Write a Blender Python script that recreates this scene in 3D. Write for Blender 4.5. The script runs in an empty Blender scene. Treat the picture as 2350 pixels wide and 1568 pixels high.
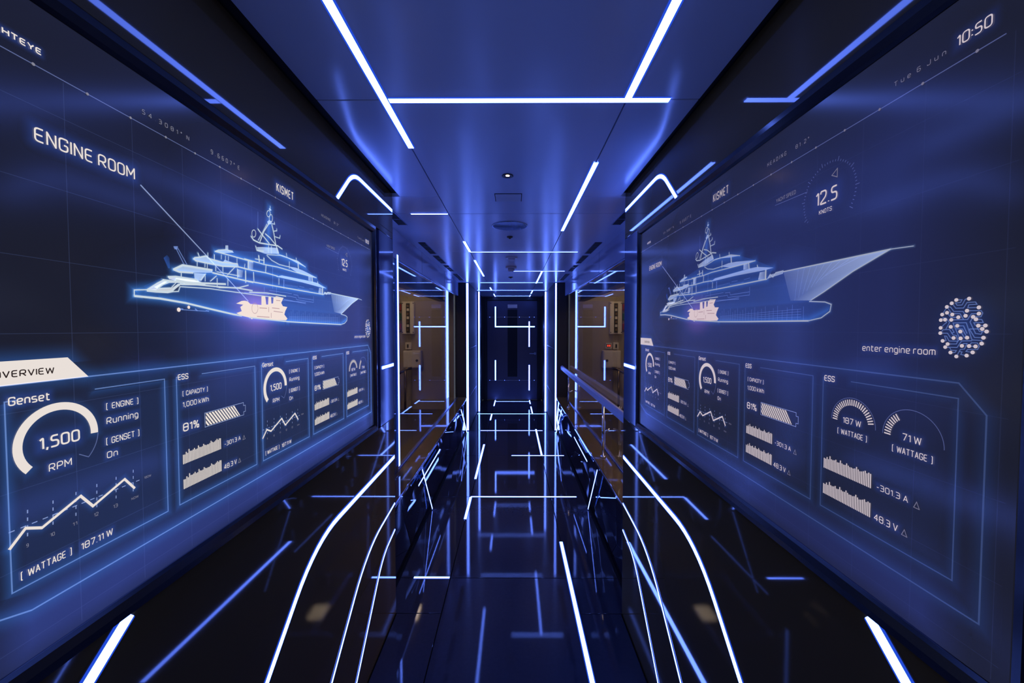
import bpy, math, random
from mathutils import Vector, Matrix
from mathutils.geometry import tessellate_polygon

S = bpy.context.scene
COL = S.collection
rnd = random.Random(7)

# ------------------------------------------------------------------ camera, world, exposure
EYE = 1.513
FPX = 914.0
PITCH = math.atan(29 / FPX)
YAW = math.atan(3.5 / FPX)
cam_d = bpy.data.cameras.new('camera')
cam_d.sensor_width = 36.0
cam_d.lens = 36.0 * FPX / 2350.0
cam_d.clip_start = 0.02
cam = bpy.data.objects.new('camera', cam_d)
cam.location = (0, 0, EYE)
cam.rotation_euler = (math.radians(90) - PITCH, 0, YAW)
COL.objects.link(cam)
S.camera = cam
CAM_M = cam.rotation_euler.to_matrix()

W = bpy.data.worlds.new('grey_fill_light')
S.world = W
W.use_nodes = True
W.node_tree.nodes['Background'].inputs[0].default_value = (0.62, 0.64, 0.72, 1)  # uniform grey fill added, entering through the open end behind the camera
W.node_tree.nodes['Background'].inputs[1].default_value = 0.42

S.view_settings.view_transform = 'Standard'
S.view_settings.look = 'None'
S.view_settings.gamma = 1.0
S.view_settings.exposure = 0.0
S.view_settings.use_curve_mapping = False
S.cycles.use_denoising = True
S.cycles.max_bounces = 10
S.cycles.glossy_bounces = 7
S.cycles.transparent_max_bounces = 32
S.cycles.sample_clamp_indirect = 15.0

LED_COL = (1.7, 3.2, 16.0)
LED_GAIN = 1.0

# ------------------------------------------------------------------ layout constants (metres)
CEIL = 2.193
H = CEIL - EYE
CX = -0.025                       # corridor centre line
SEAM_X = (-0.384, 0.337)
SEAM_Y = [0.038 + 1.167 * k for k in range(8)]
WL, WR = -0.625, 0.575            # near side walls
WALL_END = 2.07
GL, GR = -0.817, 0.762            # bay glass planes
SKL, SKR = -0.692, 0.636          # skirting planes in the bay
LEDGE_Z = EYE - 1.01
BAY_END = 5.86
PL, PR = -0.66, 0.602             # passage walls behind the bay
DOOR_Y = 8.45
BACK = -1.6


# ------------------------------------------------------------------ helpers
def tag(o, label=None, cat=None, group=None, kind=None):
    if label: o['label'] = label
    if cat: o['category'] = cat
    if group: o['group'] = group
    if kind: o['kind'] = kind
    return o


def mobj(name, verts, faces, mat, parent=None, smooth=False):
    me = bpy.data.meshes.new(name)
    me.from_pydata([tuple(v) for v in verts], [], faces)
    me.update()
    if mat: me.materials.append(mat)
    if smooth:
        for p in me.polygons: p.use_smooth = True
    o = bpy.data.objects.new(name, me)
    COL.objects.link(o)
    if parent: o.parent = parent
    return o


def empty(name, loc, parent=None):
    o = bpy.data.objects.new(name, None)
    o.empty_display_size = 0.05
    o.location = loc
    COL.objects.link(o)
    if parent: o.parent = parent
    return o


class MB:
    """collects shapes that belong to one part"""
    def __init__(s):
        s.v, s.f = [], []

    def add(s, v, f):
        n = len(s.v)
        s.v += [tuple(p) for p in v]
        s.f += [tuple(i + n for i in q) for q in f]
        return s

    def box(s, x0, x1, y0, y1, z0, z1, bev=0.0):
        x0, x1 = sorted((x0, x1)); y0, y1 = sorted((y0, y1)); z0, z1 = sorted((z0, z1))
        b = min(bev, (x1 - x0) * .45, (y1 - y0) * .45, (z1 - z0) * .45)
        if b <= 0:
            v = [(x, y, z) for z in (z0, z1) for y in (y0, y1) for x in (x0, x1)]
            f = [(0, 2, 3, 1), (4, 5, 7, 6), (0, 1, 5, 4), (2, 6, 7, 3), (0, 4, 6, 2), (1, 3, 7, 5)]
            return s.add(v, f)
        v, f, idx = [], [], {}
        X, Y, Z = (x0, x1), (y0, y1), (z0, z1)
        for i in (0, 1):
            for j in (0, 1):
                for k in (0, 1):
                    dx = b if i == 0 else -b; dy = b if j == 0 else -b; dz = b if k == 0 else -b
                    for a, p in enumerate(((X[i], Y[j] + dy, Z[k] + dz), (X[i] + dx, Y[j], Z[k] + dz), (X[i] + dx, Y[j] + dy, Z[k]))):
                        idx[i, j, k, a] = len(v); v.append(p)
        g = lambda i, j, k, a: idx[i, j, k, a]
        for i in (0, 1):
            q = [g(i, 0, 0, 0), g(i, 1, 0, 0), g(i, 1, 1, 0), g(i, 0, 1, 0)]
            f.append(q if i else q[::-1])
            q = [g(0, i, 0, 1), g(0, i, 1, 1), g(1, i, 1, 1), g(1, i, 0, 1)]
            f.append(q if i else q[::-1])
            q = [g(0, 0, i, 2), g(1, 0, i, 2), g(1, 1, i, 2), g(0, 1, i, 2)]
            f.append(q if i else q[::-1])
        for p in (0, 1):
            for r in (0, 1):
                f.append((g(0, p, r, 1), g(1, p, r, 1), g(1, p, r, 2), g(0, p, r, 2)))
                f.append((g(p, 0, r, 0), g(p, 1, r, 0), g(p, 1, r, 2), g(p, 0, r, 2)))
                f.append((g(p, r, 0, 0), g(p, r, 1, 0), g(p, r, 1, 1), g(p, r, 0, 1)))
        for i in (0, 1):
            for j in (0, 1):
                for k in (0, 1):
                    f.append((g(i, j, k, 0), g(i, j, k, 1), g(i, j, k, 2)))
        return s.add(v, f)

    def tube(s, pts, r, n=10, caps=True):
        pts = [Vector(p) for p in pts]
        v, f = [], []
        up = Vector((0, 0, 1))
        for i, p in enumerate(pts):
            d = (pts[min(i + 1, len(pts) - 1)] - pts[max(i - 1, 0)]).normalized()
            a = d.cross(up)
            if a.length < 1e-3: a = d.cross(Vector((1, 0, 0)))
            a.normalize(); b = a.cross(d).normalized()
            for k in range(n):
                t = 2 * math.pi * k / n
                v.append(p + a * r * math.cos(t) + b * r * math.sin(t))
        for i in range(len(pts) - 1):
            for k in range(n):
                f.append((i * n + k, i * n + (k + 1) % n, (i + 1) * n + (k + 1) % n, (i + 1) * n + k))
        if caps:
            f.append(tuple(range(n)))
            f.append(tuple((len(pts) - 1) * n + k for k in reversed(range(n))))
        return s.add(v, f)

    def lathe(s, c, prof, axis='z', n=24):
        c = Vector(c); v, f = [], []
        for (r, h) in prof:
            for k in range(n):
                t = 2 * math.pi * k / n
                a, b = r * math.cos(t), r * math.sin(t)
                v.append(c + Vector({'z': (a, b, h), 'y': (a, h, b), 'x': (h, a, b)}[axis]))
        for i in range(len(prof) - 1):
            for k in range(n):
                f.append((i * n + k, i * n + (k + 1) % n, (i + 1) * n + (k + 1) % n, (i + 1) * n + k))
        f.append(tuple(range(n))); f.append(tuple((len(prof) - 1) * n + k for k in range(n)))
        return s.add(v, f)

    def build(s, name, mat, parent=None, smooth=False):
        o = mobj(name, s.v, s.f, mat, parent, smooth)
        import bmesh
        bm = bmesh.new(); bm.from_mesh(o.data)
        bmesh.ops.recalc_face_normals(bm, faces=bm.faces)
        bm.to_mesh(o.data); bm.free()
        return o


def box(name, mat, dims, parent=None, bev=0.0):
    return MB().box(*dims, bev).build(name, mat, parent)


# ------------------------------------------------------------------ materials
def nodes_of(name):
    m = bpy.data.materials.new(name)
    m.use_nodes = True
    return m, m.node_tree.nodes, m.node_tree.links


def pbr(name, col, rough=0.4, metal=0.0, spec=0.5, var=0.0, scale=8.0, bump=0.0, bscale=40.0, coat=0.0, rough_var=0.0):
    m, N, L = nodes_of(name)
    b = N['Principled BSDF']
    b.inputs['Base Color'].default_value = (*col, 1)
    b.inputs['Roughness'].default_value = rough
    b.inputs['Metallic'].default_value = metal
    b.inputs['Specular IOR Level'].default_value = spec
    if coat:
        b.inputs['Coat Weight'].default_value = coat
        b.inputs['Coat Roughness'].default_value = 0.02
    tc = N.new('ShaderNodeTexCoord')
    if var or rough_var:
        nz = N.new('ShaderNodeTexNoise'); nz.inputs['Scale'].default_value = scale; nz.inputs['Detail'].default_value = 5
        L.new(tc.outputs['Object'], nz.inputs['Vector'])
        if var:
            mx = N.new('ShaderNodeMix'); mx.data_type = 'RGBA'
            mx.inputs['A'].default_value = (*[c * (1 - var) for c in col], 1)
            mx.inputs['B'].default_value = (*[min(1, c * (1 + var)) for c in col], 1)
            L.new(nz.outputs['Fac'], mx.inputs['Factor']); L.new(mx.outputs['Result'], b.inputs['Base Color'])
        if rough_var:
            mr = N.new('ShaderNodeMapRange')
            mr.inputs['To Min'].default_value = max(0, rough - rough_var); mr.inputs['To Max'].default_value = rough + rough_var
            L.new(nz.outputs['Fac'], mr.inputs['Value']); L.new(mr.outputs['Result'], b.inputs['Roughness'])
    if bump:
        nb = N.new('ShaderNodeTexNoise'); nb.inputs['Scale'].default_value = bscale; nb.inputs['Detail'].default_value = 3
        L.new(tc.outputs['Object'], nb.inputs['Vector'])
        bp = N.new('ShaderNodeBump'); bp.inputs['Strength'].default_value = bump; bp.inputs['Distance'].default_value = 0.01
        L.new(nb.outputs['Fac'], bp.inputs['Height']); L.new(bp.outputs['Normal'], b.inputs['Normal'])
    return m


def tint(N, L, col, sock):
    oi = N.new('ShaderNodeObjectInfo')
    mx = N.new('ShaderNodeMix'); mx.data_type = 'RGBA'; mx.blend_type = 'MULTIPLY'; mx.inputs['Factor'].default_value = 1.0
    mx.inputs['A'].default_value = (*col, 1)
    L.new(oi.outputs['Color'], mx.inputs['B']); L.new(mx.outputs['Result'], sock)


def emit(name, col, strength, sample=True, tinted=False):
    m, N, L = nodes_of(name)
    N.remove(N['Principled BSDF'])
    e = N.new('ShaderNodeEmission'); e.inputs[0].default_value = (*col, 1); e.inputs[1].default_value = strength
    if tinted: tint(N, L, col, e.inputs[0])
    L.new(e.outputs[0], N['Material Output'].inputs[0])
    m.cycles.emission_sampling = 'AUTO' if sample else 'NONE'
    return m


def soft(name, col, strength, power=2.0):
    """picture glow on a display: adds light, fades with the 'fade' attribute"""
    m, N, L = nodes_of(name)
    N.remove(N['Principled BSDF'])
    a = N.new('ShaderNodeAttribute'); a.attribute_name = 'fade'
    p = N.new('ShaderNodeMath'); p.operation = 'POWER'; p.inputs[1].default_value = power
    s = N.new('ShaderNodeMath'); s.operation = 'MULTIPLY'; s.inputs[1].default_value = strength
    e = N.new('ShaderNodeEmission'); tint(N, L, col, e.inputs[0])
    t = N.new('ShaderNodeBsdfTransparent'); ad = N.new('ShaderNodeAddShader')
    L.new(a.outputs['Fac'], p.inputs[0]); L.new(p.outputs[0], s.inputs[0]); L.new(s.outputs[0], e.inputs[1])
    L.new(e.outputs[0], ad.inputs[0]); L.new(t.outputs[0], ad.inputs[1]); L.new(ad.outputs[0], N['Material Output'].inputs[0])
    m.cycles.emission_sampling = 'NONE'
    return m


def glass(name, tint=(0.9, 0.92, 0.95)):
    m, N, L = nodes_of(name)
    N.remove(N['Principled BSDF'])
    fr = N.new('ShaderNodeFresnel')
    ge = N.new('ShaderNodeNewGeometry'); mr = N.new('ShaderNodeMapRange')
    mr.inputs['To Min'].default_value = 1.5; mr.inputs['To Max'].default_value = 1 / 1.5
    L.new(ge.outputs['Backfacing'], mr.inputs['Value']); L.new(mr.outputs['Result'], fr.inputs['IOR'])
    g = N.new('ShaderNodeBsdfGlossy'); g.inputs['Roughness'].default_value = 0.015
    t = N.new('ShaderNodeBsdfTransparent'); t.inputs[0].default_value = (*tint, 1)
    mx = N.new('ShaderNodeMixShader')
    L.new(fr.outputs[0], mx.inputs[0]); L.new(t.outputs[0], mx.inputs[1]); L.new(g.outputs[0], mx.inputs[2])
    L.new(mx.outputs[0], N['Material Output'].inputs[0])
    return m


M = {}
M['black_gloss'] = pbr('black_gloss_lacquer', (0.115, 0.075, 0.028), 0.035, spec=0.34, rough_var=0.01, scale=3)
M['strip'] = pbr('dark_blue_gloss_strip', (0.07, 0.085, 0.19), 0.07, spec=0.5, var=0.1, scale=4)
M['black_matt'] = pbr('matt_black_paint', (0.012, 0.012, 0.013), 0.55, var=0.15, scale=30)
M['black_seam'] = pbr('black_joint', (0.006, 0.006, 0.008), 0.7, var=0.1)
M['ceiling'] = pbr('satin_ceiling_panel', (0.54, 0.62, 0.82), 0.21, spec=0.7, var=0.02, scale=2.5)
M['fascia'] = pbr('gloss_fascia_panel', (0.36, 0.43, 0.66), 0.10, spec=0.6, var=0.05, scale=3, bump=0.05, bscale=3)
M['floor'] = pbr('polished_dark_floor', (0.040, 0.041, 0.060), 0.035, spec=0.5, var=0.15, scale=60, bump=0.004, bscale=260, rough_var=0.012)
M['navy'] = pbr('navy_lacquer', (0.060, 0.064, 0.13), 0.30, spec=0.5, var=0.1, scale=4)
M['navy_gloss'] = pbr('navy_gloss_panel', (0.018, 0.020, 0.045), 0.04, spec=0.5, var=0.1, scale=4, bump=0.03, bscale=4)
M['facet'] = pbr('black_mirror_facet', (0.012, 0.012, 0.020), 0.03, spec=0.6, var=0.2, scale=9)
M['trim_metal'] = pbr('blued_metal_trim', (0.30, 0.33, 0.46), 0.22, metal=1.0, var=0.1, scale=20)
M['chrome'] = pbr('chrome', (0.75, 0.76, 0.8), 0.08, metal=1.0, var=0.03, scale=20)
M['rail'] = pbr('blue_satin_rail', (0.26, 0.29, 0.52), 0.28, spec=0.6, var=0.08, scale=10)
M['beige'] = pbr('beige_bulkhead_paint', (0.42, 0.35, 0.26), 0.55, var=0.10, scale=5)
M['beige_box'] = pbr('cream_enamel', (0.82, 0.74, 0.60), 0.4, var=0.06, scale=9)
M['deck'] = pbr('brown_deck_plate', (0.09, 0.075, 0.06), 0.35, var=0.2, scale=14, bump=0.05, bscale=60)
M['dark_plastic'] = pbr('dark_plastic', (0.03, 0.028, 0.027), 0.4, var=0.1)
M['red_plastic'] = pbr('red_plastic', (0.35, 0.04, 0.03), 0.35, var=0.1)
M['green_plastic'] = pbr('green_plastic', (0.03, 0.12, 0.05), 0.35, var=0.1)
M['steel_pipe'] = pbr('brown_steel_pipe', (0.20, 0.15, 0.11), 0.25, metal=0.8, var=0.1, scale=20)
M['hatch'] = pbr('satin_hatch_cover', (0.44, 0.46, 0.55), 0.3, spec=0.6, var=0.04)
M['glass'] = glass('window_glass')
M['led'] = emit('led_diffuser', LED_COL, LED_GAIN)
M['led_halo'] = emit('led_blue_halo', (0.02, 0.08, 0.75), 0.9, sample=False)  # painted halo: blue glow that surrounds the bright strips
M['led_soft'] = emit('led_dim_diffuser', (0.30, 0.55, 3.2), 1.0)
M['warm'] = emit('warm_lamp', (1.0, 0.62, 0.34), 22.0)
M['warm_tube'] = emit('warm_tube_diffuser', (1.0, 0.72, 0.46), 17.0)
M['red_led'] = emit('red_indicator', (1.0, 0.08, 0.03), 2.0, sample=False)


# ------------------------------------------------------------------ flat ribbons
def offset_path(pts, w, closed=False):
    pts = [Vector((p[0], p[1])) for p in pts]
    n = len(pts); L_, R_ = [], []
    for i, p in enumerate(pts):
        a = pts[i - 1] if (i > 0 or closed) else None
        b = pts[(i + 1) % n] if (i < n - 1 or closed) else None
        d1 = (p - a).normalized() if a is not None and (p - a).length > 1e-9 else None
        d2 = (b - p).normalized() if b is not None and (b - p).length > 1e-9 else None
        if d1 is None: d1 = d2
        if d2 is None: d2 = d1
        if d1 is None: d1 = d2 = Vector((1, 0))
        n1 = Vector((-d1.y, d1.x)); n2 = Vector((-d2.y, d2.x))
        m = n1 + n2
        m = n1 if m.length < 1e-6 else m.normalized()
        k = 1 / max(0.45, m.dot(n1))
        L_.append(p + m * (w / 2 * k)); R_.append(p - m * (w / 2 * k))
    return L_, R_


def ribbon(pts, w, closed=False):
    L_, R_ = offset_path(pts, w, closed)
    n = len(L_)
    v = [(p.x, p.y) for p in L_] + [(p.x, p.y) for p in R_]
    f = [(i, n + i, n + (i + 1) % n, (i + 1) % n) for i in range(n if closed else n - 1)]
    return v, f


def round_corners(pts, r, seg=8):
    out = [Vector(pts[0])]
    for i in range(1, len(pts) - 1):
        p = Vector(pts[i]); a = Vector(pts[i - 1]) - p; b = Vector(pts[i + 1]) - p
        rr = min(r, a.length * .49, b.length * .49)
        s, e = p + a.normalized() * rr, p + b.normalized() * rr
        for k in range(seg + 1):
            t = k / seg
            out.append((1 - t) ** 2 * s + 2 * t * (1 - t) * p + t * t * e)
    out.append(Vector(pts[-1]))
    return out


def plane_map(kind, level):
    """2-D surface coordinates -> (point function, normal)"""
    if kind == 'ceiling': return (lambda a, b, h: (a, b, level - h))
    if kind == 'floor': return (lambda a, b, h: (a, b, level + h))
    if kind == 'left': return (lambda a, b, h: (level + h, a, b))
    if kind == 'right': return (lambda a, b, h: (level - h, a, b))
    if kind == 'front': return (lambda a, b, h: (a, level - h, b))


def slab(pts, w, fn, h0, h1):
    v2, f2 = ribbon(pts, w)
    n = len(v2)
    v = [fn(p[0], p[1], h0) for p in v2] + [fn(p[0], p[1], h1) for p in v2]
    f = [tuple(i + n for i in q) for q in f2] + [q[::-1] for q in f2]
    m = n // 2
    for i in range(m - 1):
        f.append((i, i + 1, n + i + 1, n + i)); f.append((m + i, n + m + i, n + m + i + 1, m + i + 1))
    f.append((0, n, n + m, m)); f.append((m - 1, 2 * m - 1, n + 2 * m - 1, n + m - 1))
    return v, f


def led(label, pts, kind, level, width=0.02, group=None, dim=False, edge=True, name='led_strip'):
    fn = plane_map(kind, level)
    base = Vector(fn(pts[0][0], pts[0][1], 0))
    root = empty(name, base)
    tag(root, label, 'LED strip', group)
    loc = lambda a, b, h: Vector(fn(a, b, h)) - base
    if edge:
        v, f = slab(pts, width + min(0.010, width * .6), loc, 0.0003, 0.0016)
        MB().add(v, f).build('halo_border', M['led_halo'], root)  # wider glowing border that paints the strip's blue halo
    v, f = slab(pts, width, loc, 0.0005, 0.003)
    MB().add(v, f).build('diffuser', M['led_soft'] if dim else M['led'], root)
    return root


# ------------------------------------------------------------------ ceiling and floor
ceiling = box('ceiling', M['black_seam'], (-0.86, 0.81, BACK, DOOR_Y + .1, CEIL + 0.022, CEIL + 0.06))
tag(ceiling, kind='structure')
floor = box('floor', M['black_seam'], (-0.86, 0.81, BACK, DOOR_Y + .1, -0.06, -0.022))
tag(floor, kind='structure')


def panel_cells(near, bay, far):
    ys = [BACK] + SEAM_Y[:] + [DOOR_Y]
    cells = []
    for j in range(len(ys) - 1):
        y0, y1 = ys[j], ys[j + 1]
        cells.append((SEAM_X[0], SEAM_X[1], y0, y1))
        cuts = [y0] + [c for c in (WALL_END, BAY_END) if y0 < c < y1 - 0.02] + [y1]
        for a, b in zip(cuts[:-1], cuts[1:]):
            mid = (a + b) / 2
            e = near if mid < WALL_END else bay if mid < BAY_END else far
            cells.append((e[0], SEAM_X[0], a, b)); cells.append((SEAM_X[1], e[1], a, b))
    return cells


g = 0.0022
for (x0, x1, y0, y1) in panel_cells((-0.588, 0.552), (GL - .005, GR + .005), (PL - .02, PR + .02)):
    box('ceiling_panel', M['ceiling'], (x0 + g, x1 - g, y0 + g, y1 - g, CEIL, CEIL + 0.02), ceiling, 0.001)
for (x0, x1, y0, y1) in panel_cells((WL + .002, WR - .002), (SKL + .004, SKR - .004), (PL + .002, PR - .002)):
    box('floor_panel', M['floor'], (x0 + g, x1 - g, y0 + g, y1 - g, -0.02, 0.0), floor, 0.0012)

# ------------------------------------------------------------------ near side walls that carry the screens
TOP_Z, BOT_Z = EYE + 0.462, EYE - 0.462
for side, x, s in (('left', WL, -1), ('right', WR, 1)):
    w = box('wall_' + side, M['black_matt'], (x + s * 0.012, x + s * 0.17, BACK, WALL_END, 0, CEIL + .02))
    tag(w, kind='structure')
    for (y0, y1, z0, z1) in ((BACK, WALL_END, TOP_Z, CEIL + 0.015), (BACK, WALL_END, 0.0, BOT_Z),
                             (BACK, 0.36, BOT_Z, TOP_Z), (1.86, WALL_END, BOT_Z, TOP_Z)):
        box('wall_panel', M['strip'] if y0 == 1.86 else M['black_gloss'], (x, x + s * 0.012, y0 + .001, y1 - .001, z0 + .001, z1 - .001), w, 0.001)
    e = box('wall_end_cap', M['navy_gloss'], (x + s * .002, x + s * 0.19, WALL_END, WALL_END + .012, 0, CEIL - .002), w, 0.002)

# ------------------------------------------------------------------ bay: fascia, ledge, skirting, window
def facets(side, x, s):
    root = box('baseboard_' + side, M['black_seam'], (x + s * .03, x + s * .05, WALL_END + .015, BAY_END, 0.0, LEDGE_Z - .03))
    tag(root, kind='structure')
    r = random.Random(11 if s < 0 else 12)
    ncol, z_rows = 8, (0.0, 0.26, LEDGE_Z - 0.035)
    y0, y1 = WALL_END + .02, BAY_END - .005
    P = {}
    for i in range(ncol + 1):
        for j in range(3):
            y = y0 + (y1 - y0) * i / ncol
            z = z_rows[j]
            dx = 0.0
            if 0 < i < ncol: y += r.uniform(-.17, .17)
            if j == 1: z += r.uniform(-.09, .09); dx = r.uniform(-.022, .022)
            P[i, j] = Vector((x + s * (0.012 + dx), y, z))
    for i in range(ncol):
        for j in range(2):
            a, b, c, d = P[i, j], P[i + 1, j], P[i + 1, j + 1], P[i, j + 1]
            tris = ((a, b, c), (a, c, d)) if r.random() < .5 else ((a, b, d), (b, c, d))
            for t in tris:
                cen = (t[0] + t[1] + t[2]) / 3
                q = [p + (cen - p).normalized() * 0.004 for p in t]
                back = [p + Vector((s * .012, 0, 0)) for p in q]
                MB().add(q + back, [(0, 1, 2), (5, 4, 3), (0, 3, 4, 1), (1, 4, 5, 2), (2, 5, 3, 0)]).build('facet_panel', M['facet'], root)
    mb = MB()
    done = set()
    for (i, j) in P:
        for k in ((i + 1, j), (i, j + 1)):
            if k in P:
                mb.tube([P[i, j] + Vector((s * .003, 0, 0)), P[k] + Vector((s * .003, 0, 0))], 0.0016, 5, False)
    mb.build('joint_trim', M['trim_metal'], root)
    return root


WIN_TOP = EYE + 0.485
for side, gx, sk, s, wn in (('left', GL, SKL, -1, 1), ('right', GR, SKR, 1, 2)):
    fa = box('wall_bay_' + side, M['fascia'], (gx - s * .006, gx + s * .05, WALL_END + .013, BAY_END, WIN_TOP, CEIL + .02), bev=.002)
    tag(fa, kind='structure')
    for yj in SEAM_Y[3:5]:
        box('fascia_joint', M['black_seam'], (gx - s * .0068, gx, yj - .002, yj + .002, WIN_TOP + .002, CEIL - .002), fa)
    facets(side, sk, s)
    ld = box('trim_%d' % wn, M['black_gloss'], (sk - s * .006, gx + s * .02, WALL_END + .013, BAY_END, LEDGE_Z - .03, LEDGE_Z), bev=.003)
    tag(ld, kind='structure')
    box('edge_strip', M['trim_metal'], (sk - s * .009, sk - s * .006, WALL_END + .013, BAY_END, LEDGE_Z - .010, LEDGE_Z - .002), ld)
    wy0 = 2.80 if s < 0 else WALL_END + .013
    if s < 0:
        bw = box('wall_bay_pier', M['navy_gloss'], (gx, gx - .05, WALL_END + .013, wy0 - .02, LEDGE_Z, WIN_TOP))
        tag(bw, kind='structure')
    win = empty('window_%d' % wn, (gx, wy0, LEDGE_Z)); tag(win, kind='structure')
    loc = (-gx, -wy0, -LEDGE_Z)
    def part(nm, mat, d, bev=0):
        return box(nm, mat, (d[0] - gx, d[1] - gx, d[2] - wy0, d[3] - wy0, d[4] - LEDGE_Z, d[5] - LEDGE_Z), win, bev)
    part('pane', M['glass'], (gx + s * .008, gx + s * .014, wy0, BAY_END - .01, LEDGE_Z, WIN_TOP))
    part('window_frame', M['trim_metal'], (gx, gx + s * .03, wy0, BAY_END - .01, WIN_TOP - .012, WIN_TOP), .002)
    part('window_frame', M['trim_metal'], (gx, gx + s * .03, wy0, BAY_END - .01, LEDGE_Z, LEDGE_Z + .012), .002)
    part('window_frame', M['trim_metal'], (gx, gx + s * .03, wy0 - .02, wy0, LEDGE_Z, WIN_TOP), .002)

# bay end piers (carry the upright light strips) and the passage behind them
for side, px, ox, s in (('left', PL, -0.86, -1), ('right', PR, 0.81, 1)):
    w = box('wall_passage_' + side, M['black_matt'], (px, ox, BAY_END, DOOR_Y, 0, CEIL + .02), bev=.003)
    tag(w, kind='structure')
    for k, zj in enumerate((0.5, 1.22)):
        box('panel_joint', M['trim_metal'], (px - s * .0015, px, BAY_END + .02, 7.18, zj - .002, zj + .002), w)
    t = box('trim_%d' % (3 if s < 0 else 4), M['navy'], (px - s * .05, px, 7.2, 7.3, 0, CEIL), bev=.004)
    tag(t, kind='structure')

# ------------------------------------------------------------------ end wall and door
endw = box('wall_end', M['navy'], (-0.86, 0.81, DOOR_Y, DOOR_Y + .08, 0, CEIL + .02))
tag(endw, kind='structure')
DX0, DX1, DZ1 = -0.56, 0.504, EYE + 0.60
DF = DOOR_Y - 0.03
door = empty('door_1', (DX0, DOOR_Y, 0)); tag(door, kind='structure')
def dpart(nm, mat, d, bev=0, parent=None):
    return box(nm, mat, (d[0] - DX0, d[1] - DX0, d[2] - DOOR_Y, d[3] - DOOR_Y, d[4], d[5]), parent or door, bev)
dpart('door_leaf', M['navy'], (DX0 + .004, DX1 - .004, DF, DOOR_Y - .001, 0.012, DZ1 - .004), .003)
for d in ((DX0 - .07, DX0, DF - .03, DOOR_Y - .001, 0, DZ1 + .06), (DX1, DX1 + .07, DF - .03, DOOR_Y - .001, 0, DZ1 + .06), (DX0, DX1, DF - .03, DOOR_Y - .001, DZ1, DZ1 + .06)):
    dpart('door_frame', M['black_matt'], d, .004)
dpart('reflection_strip', M['black_matt'], (-0.125, 0.08, DF - .004, DF, 0.50, 1.92), .002)  # dark reflection in the door, painted as a matt black strip
dpart('name_plate', M['trim_metal'], (-0.125, 0.08, DF - .010, DF - .004, EYE + .44, EYE + .515), .002)
hx = 0.455
mb = MB().lathe((hx - DX0, DF - DOOR_Y, EYE - .52), [(0.026, 0), (0.026, -.008), (0.022, -.011), (0.010, -.011), (0.010, -.05)], 'y', 20)
hd = mb.build('door_rose', M['hatch'], door, True)
MB().tube([(hx - DX0, DF - DOOR_Y - .05, EYE - .52), (hx - DX0 - .02, DF - DOOR_Y - .055, EYE - .52), (hx - DX0 - .12, DF - DOOR_Y - .055, EYE - .52)], 0.010, 10).build('lever_handle', M['hatch'], door, True)


def at_door(px, py):                         # photo point -> (x, z) on the door leaf plane
    r = CAM_M @ Vector(((px - 1175) / FPX, -(py - 784) / FPX, -1))
    k = DF / r.y
    return (r.x * k, EYE + r.z * k)


for nm, pp in (('angled white light strip making an L across the upper door', [(1137, 704), (1137, 750), (1227, 750)]),
               ('upright white light strip on the door just above its lever handle', [(1214.5, 738), (1214.5, 796)]),
               ('short upright white light strip low on the hinge side of the door', [(1137, 827), (1137, 873)]),
               ('short upright white light strip low on the door below the lever handle', [(1214.5, 838), (1214.5, 896)])):
    q = [at_door(*p) for p in pp]
    q[1:] = [(q[0][0] if abs(p[0] - q[0][0]) < .03 else p[0], p[1]) for p in q[1:]]
    led(nm, q, 'front', DF - .004, 0.022, 'light strips on the end door')
for py, lab in ((728, 'row of glowing dots on a thin line across the upper door'), (873, 'row of glowing dots on a thin line across the lower door')):
    x0, z = at_door(1118, py); x1, _ = at_door(1233, py)
    root = empty('dotted_line', (x0, DF - .004, z)); tag(root, lab, 'light line')
    box('line_strip', M['trim_metal'], (0.01, x1 - x0 - .01, -.0015, 0, -.002, .002), root)
    for px in (1124, 1137, 1158, 1192, 1215, 1226):
        xx, _ = at_door(px, py)
        MB().lathe((xx - x0, -.0015, 0), [(0.007, 0), (0.007, -.003)], 'y', 10).build('glow_dot', M['led_soft'], root)  # small emissive discs along the strip

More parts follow.
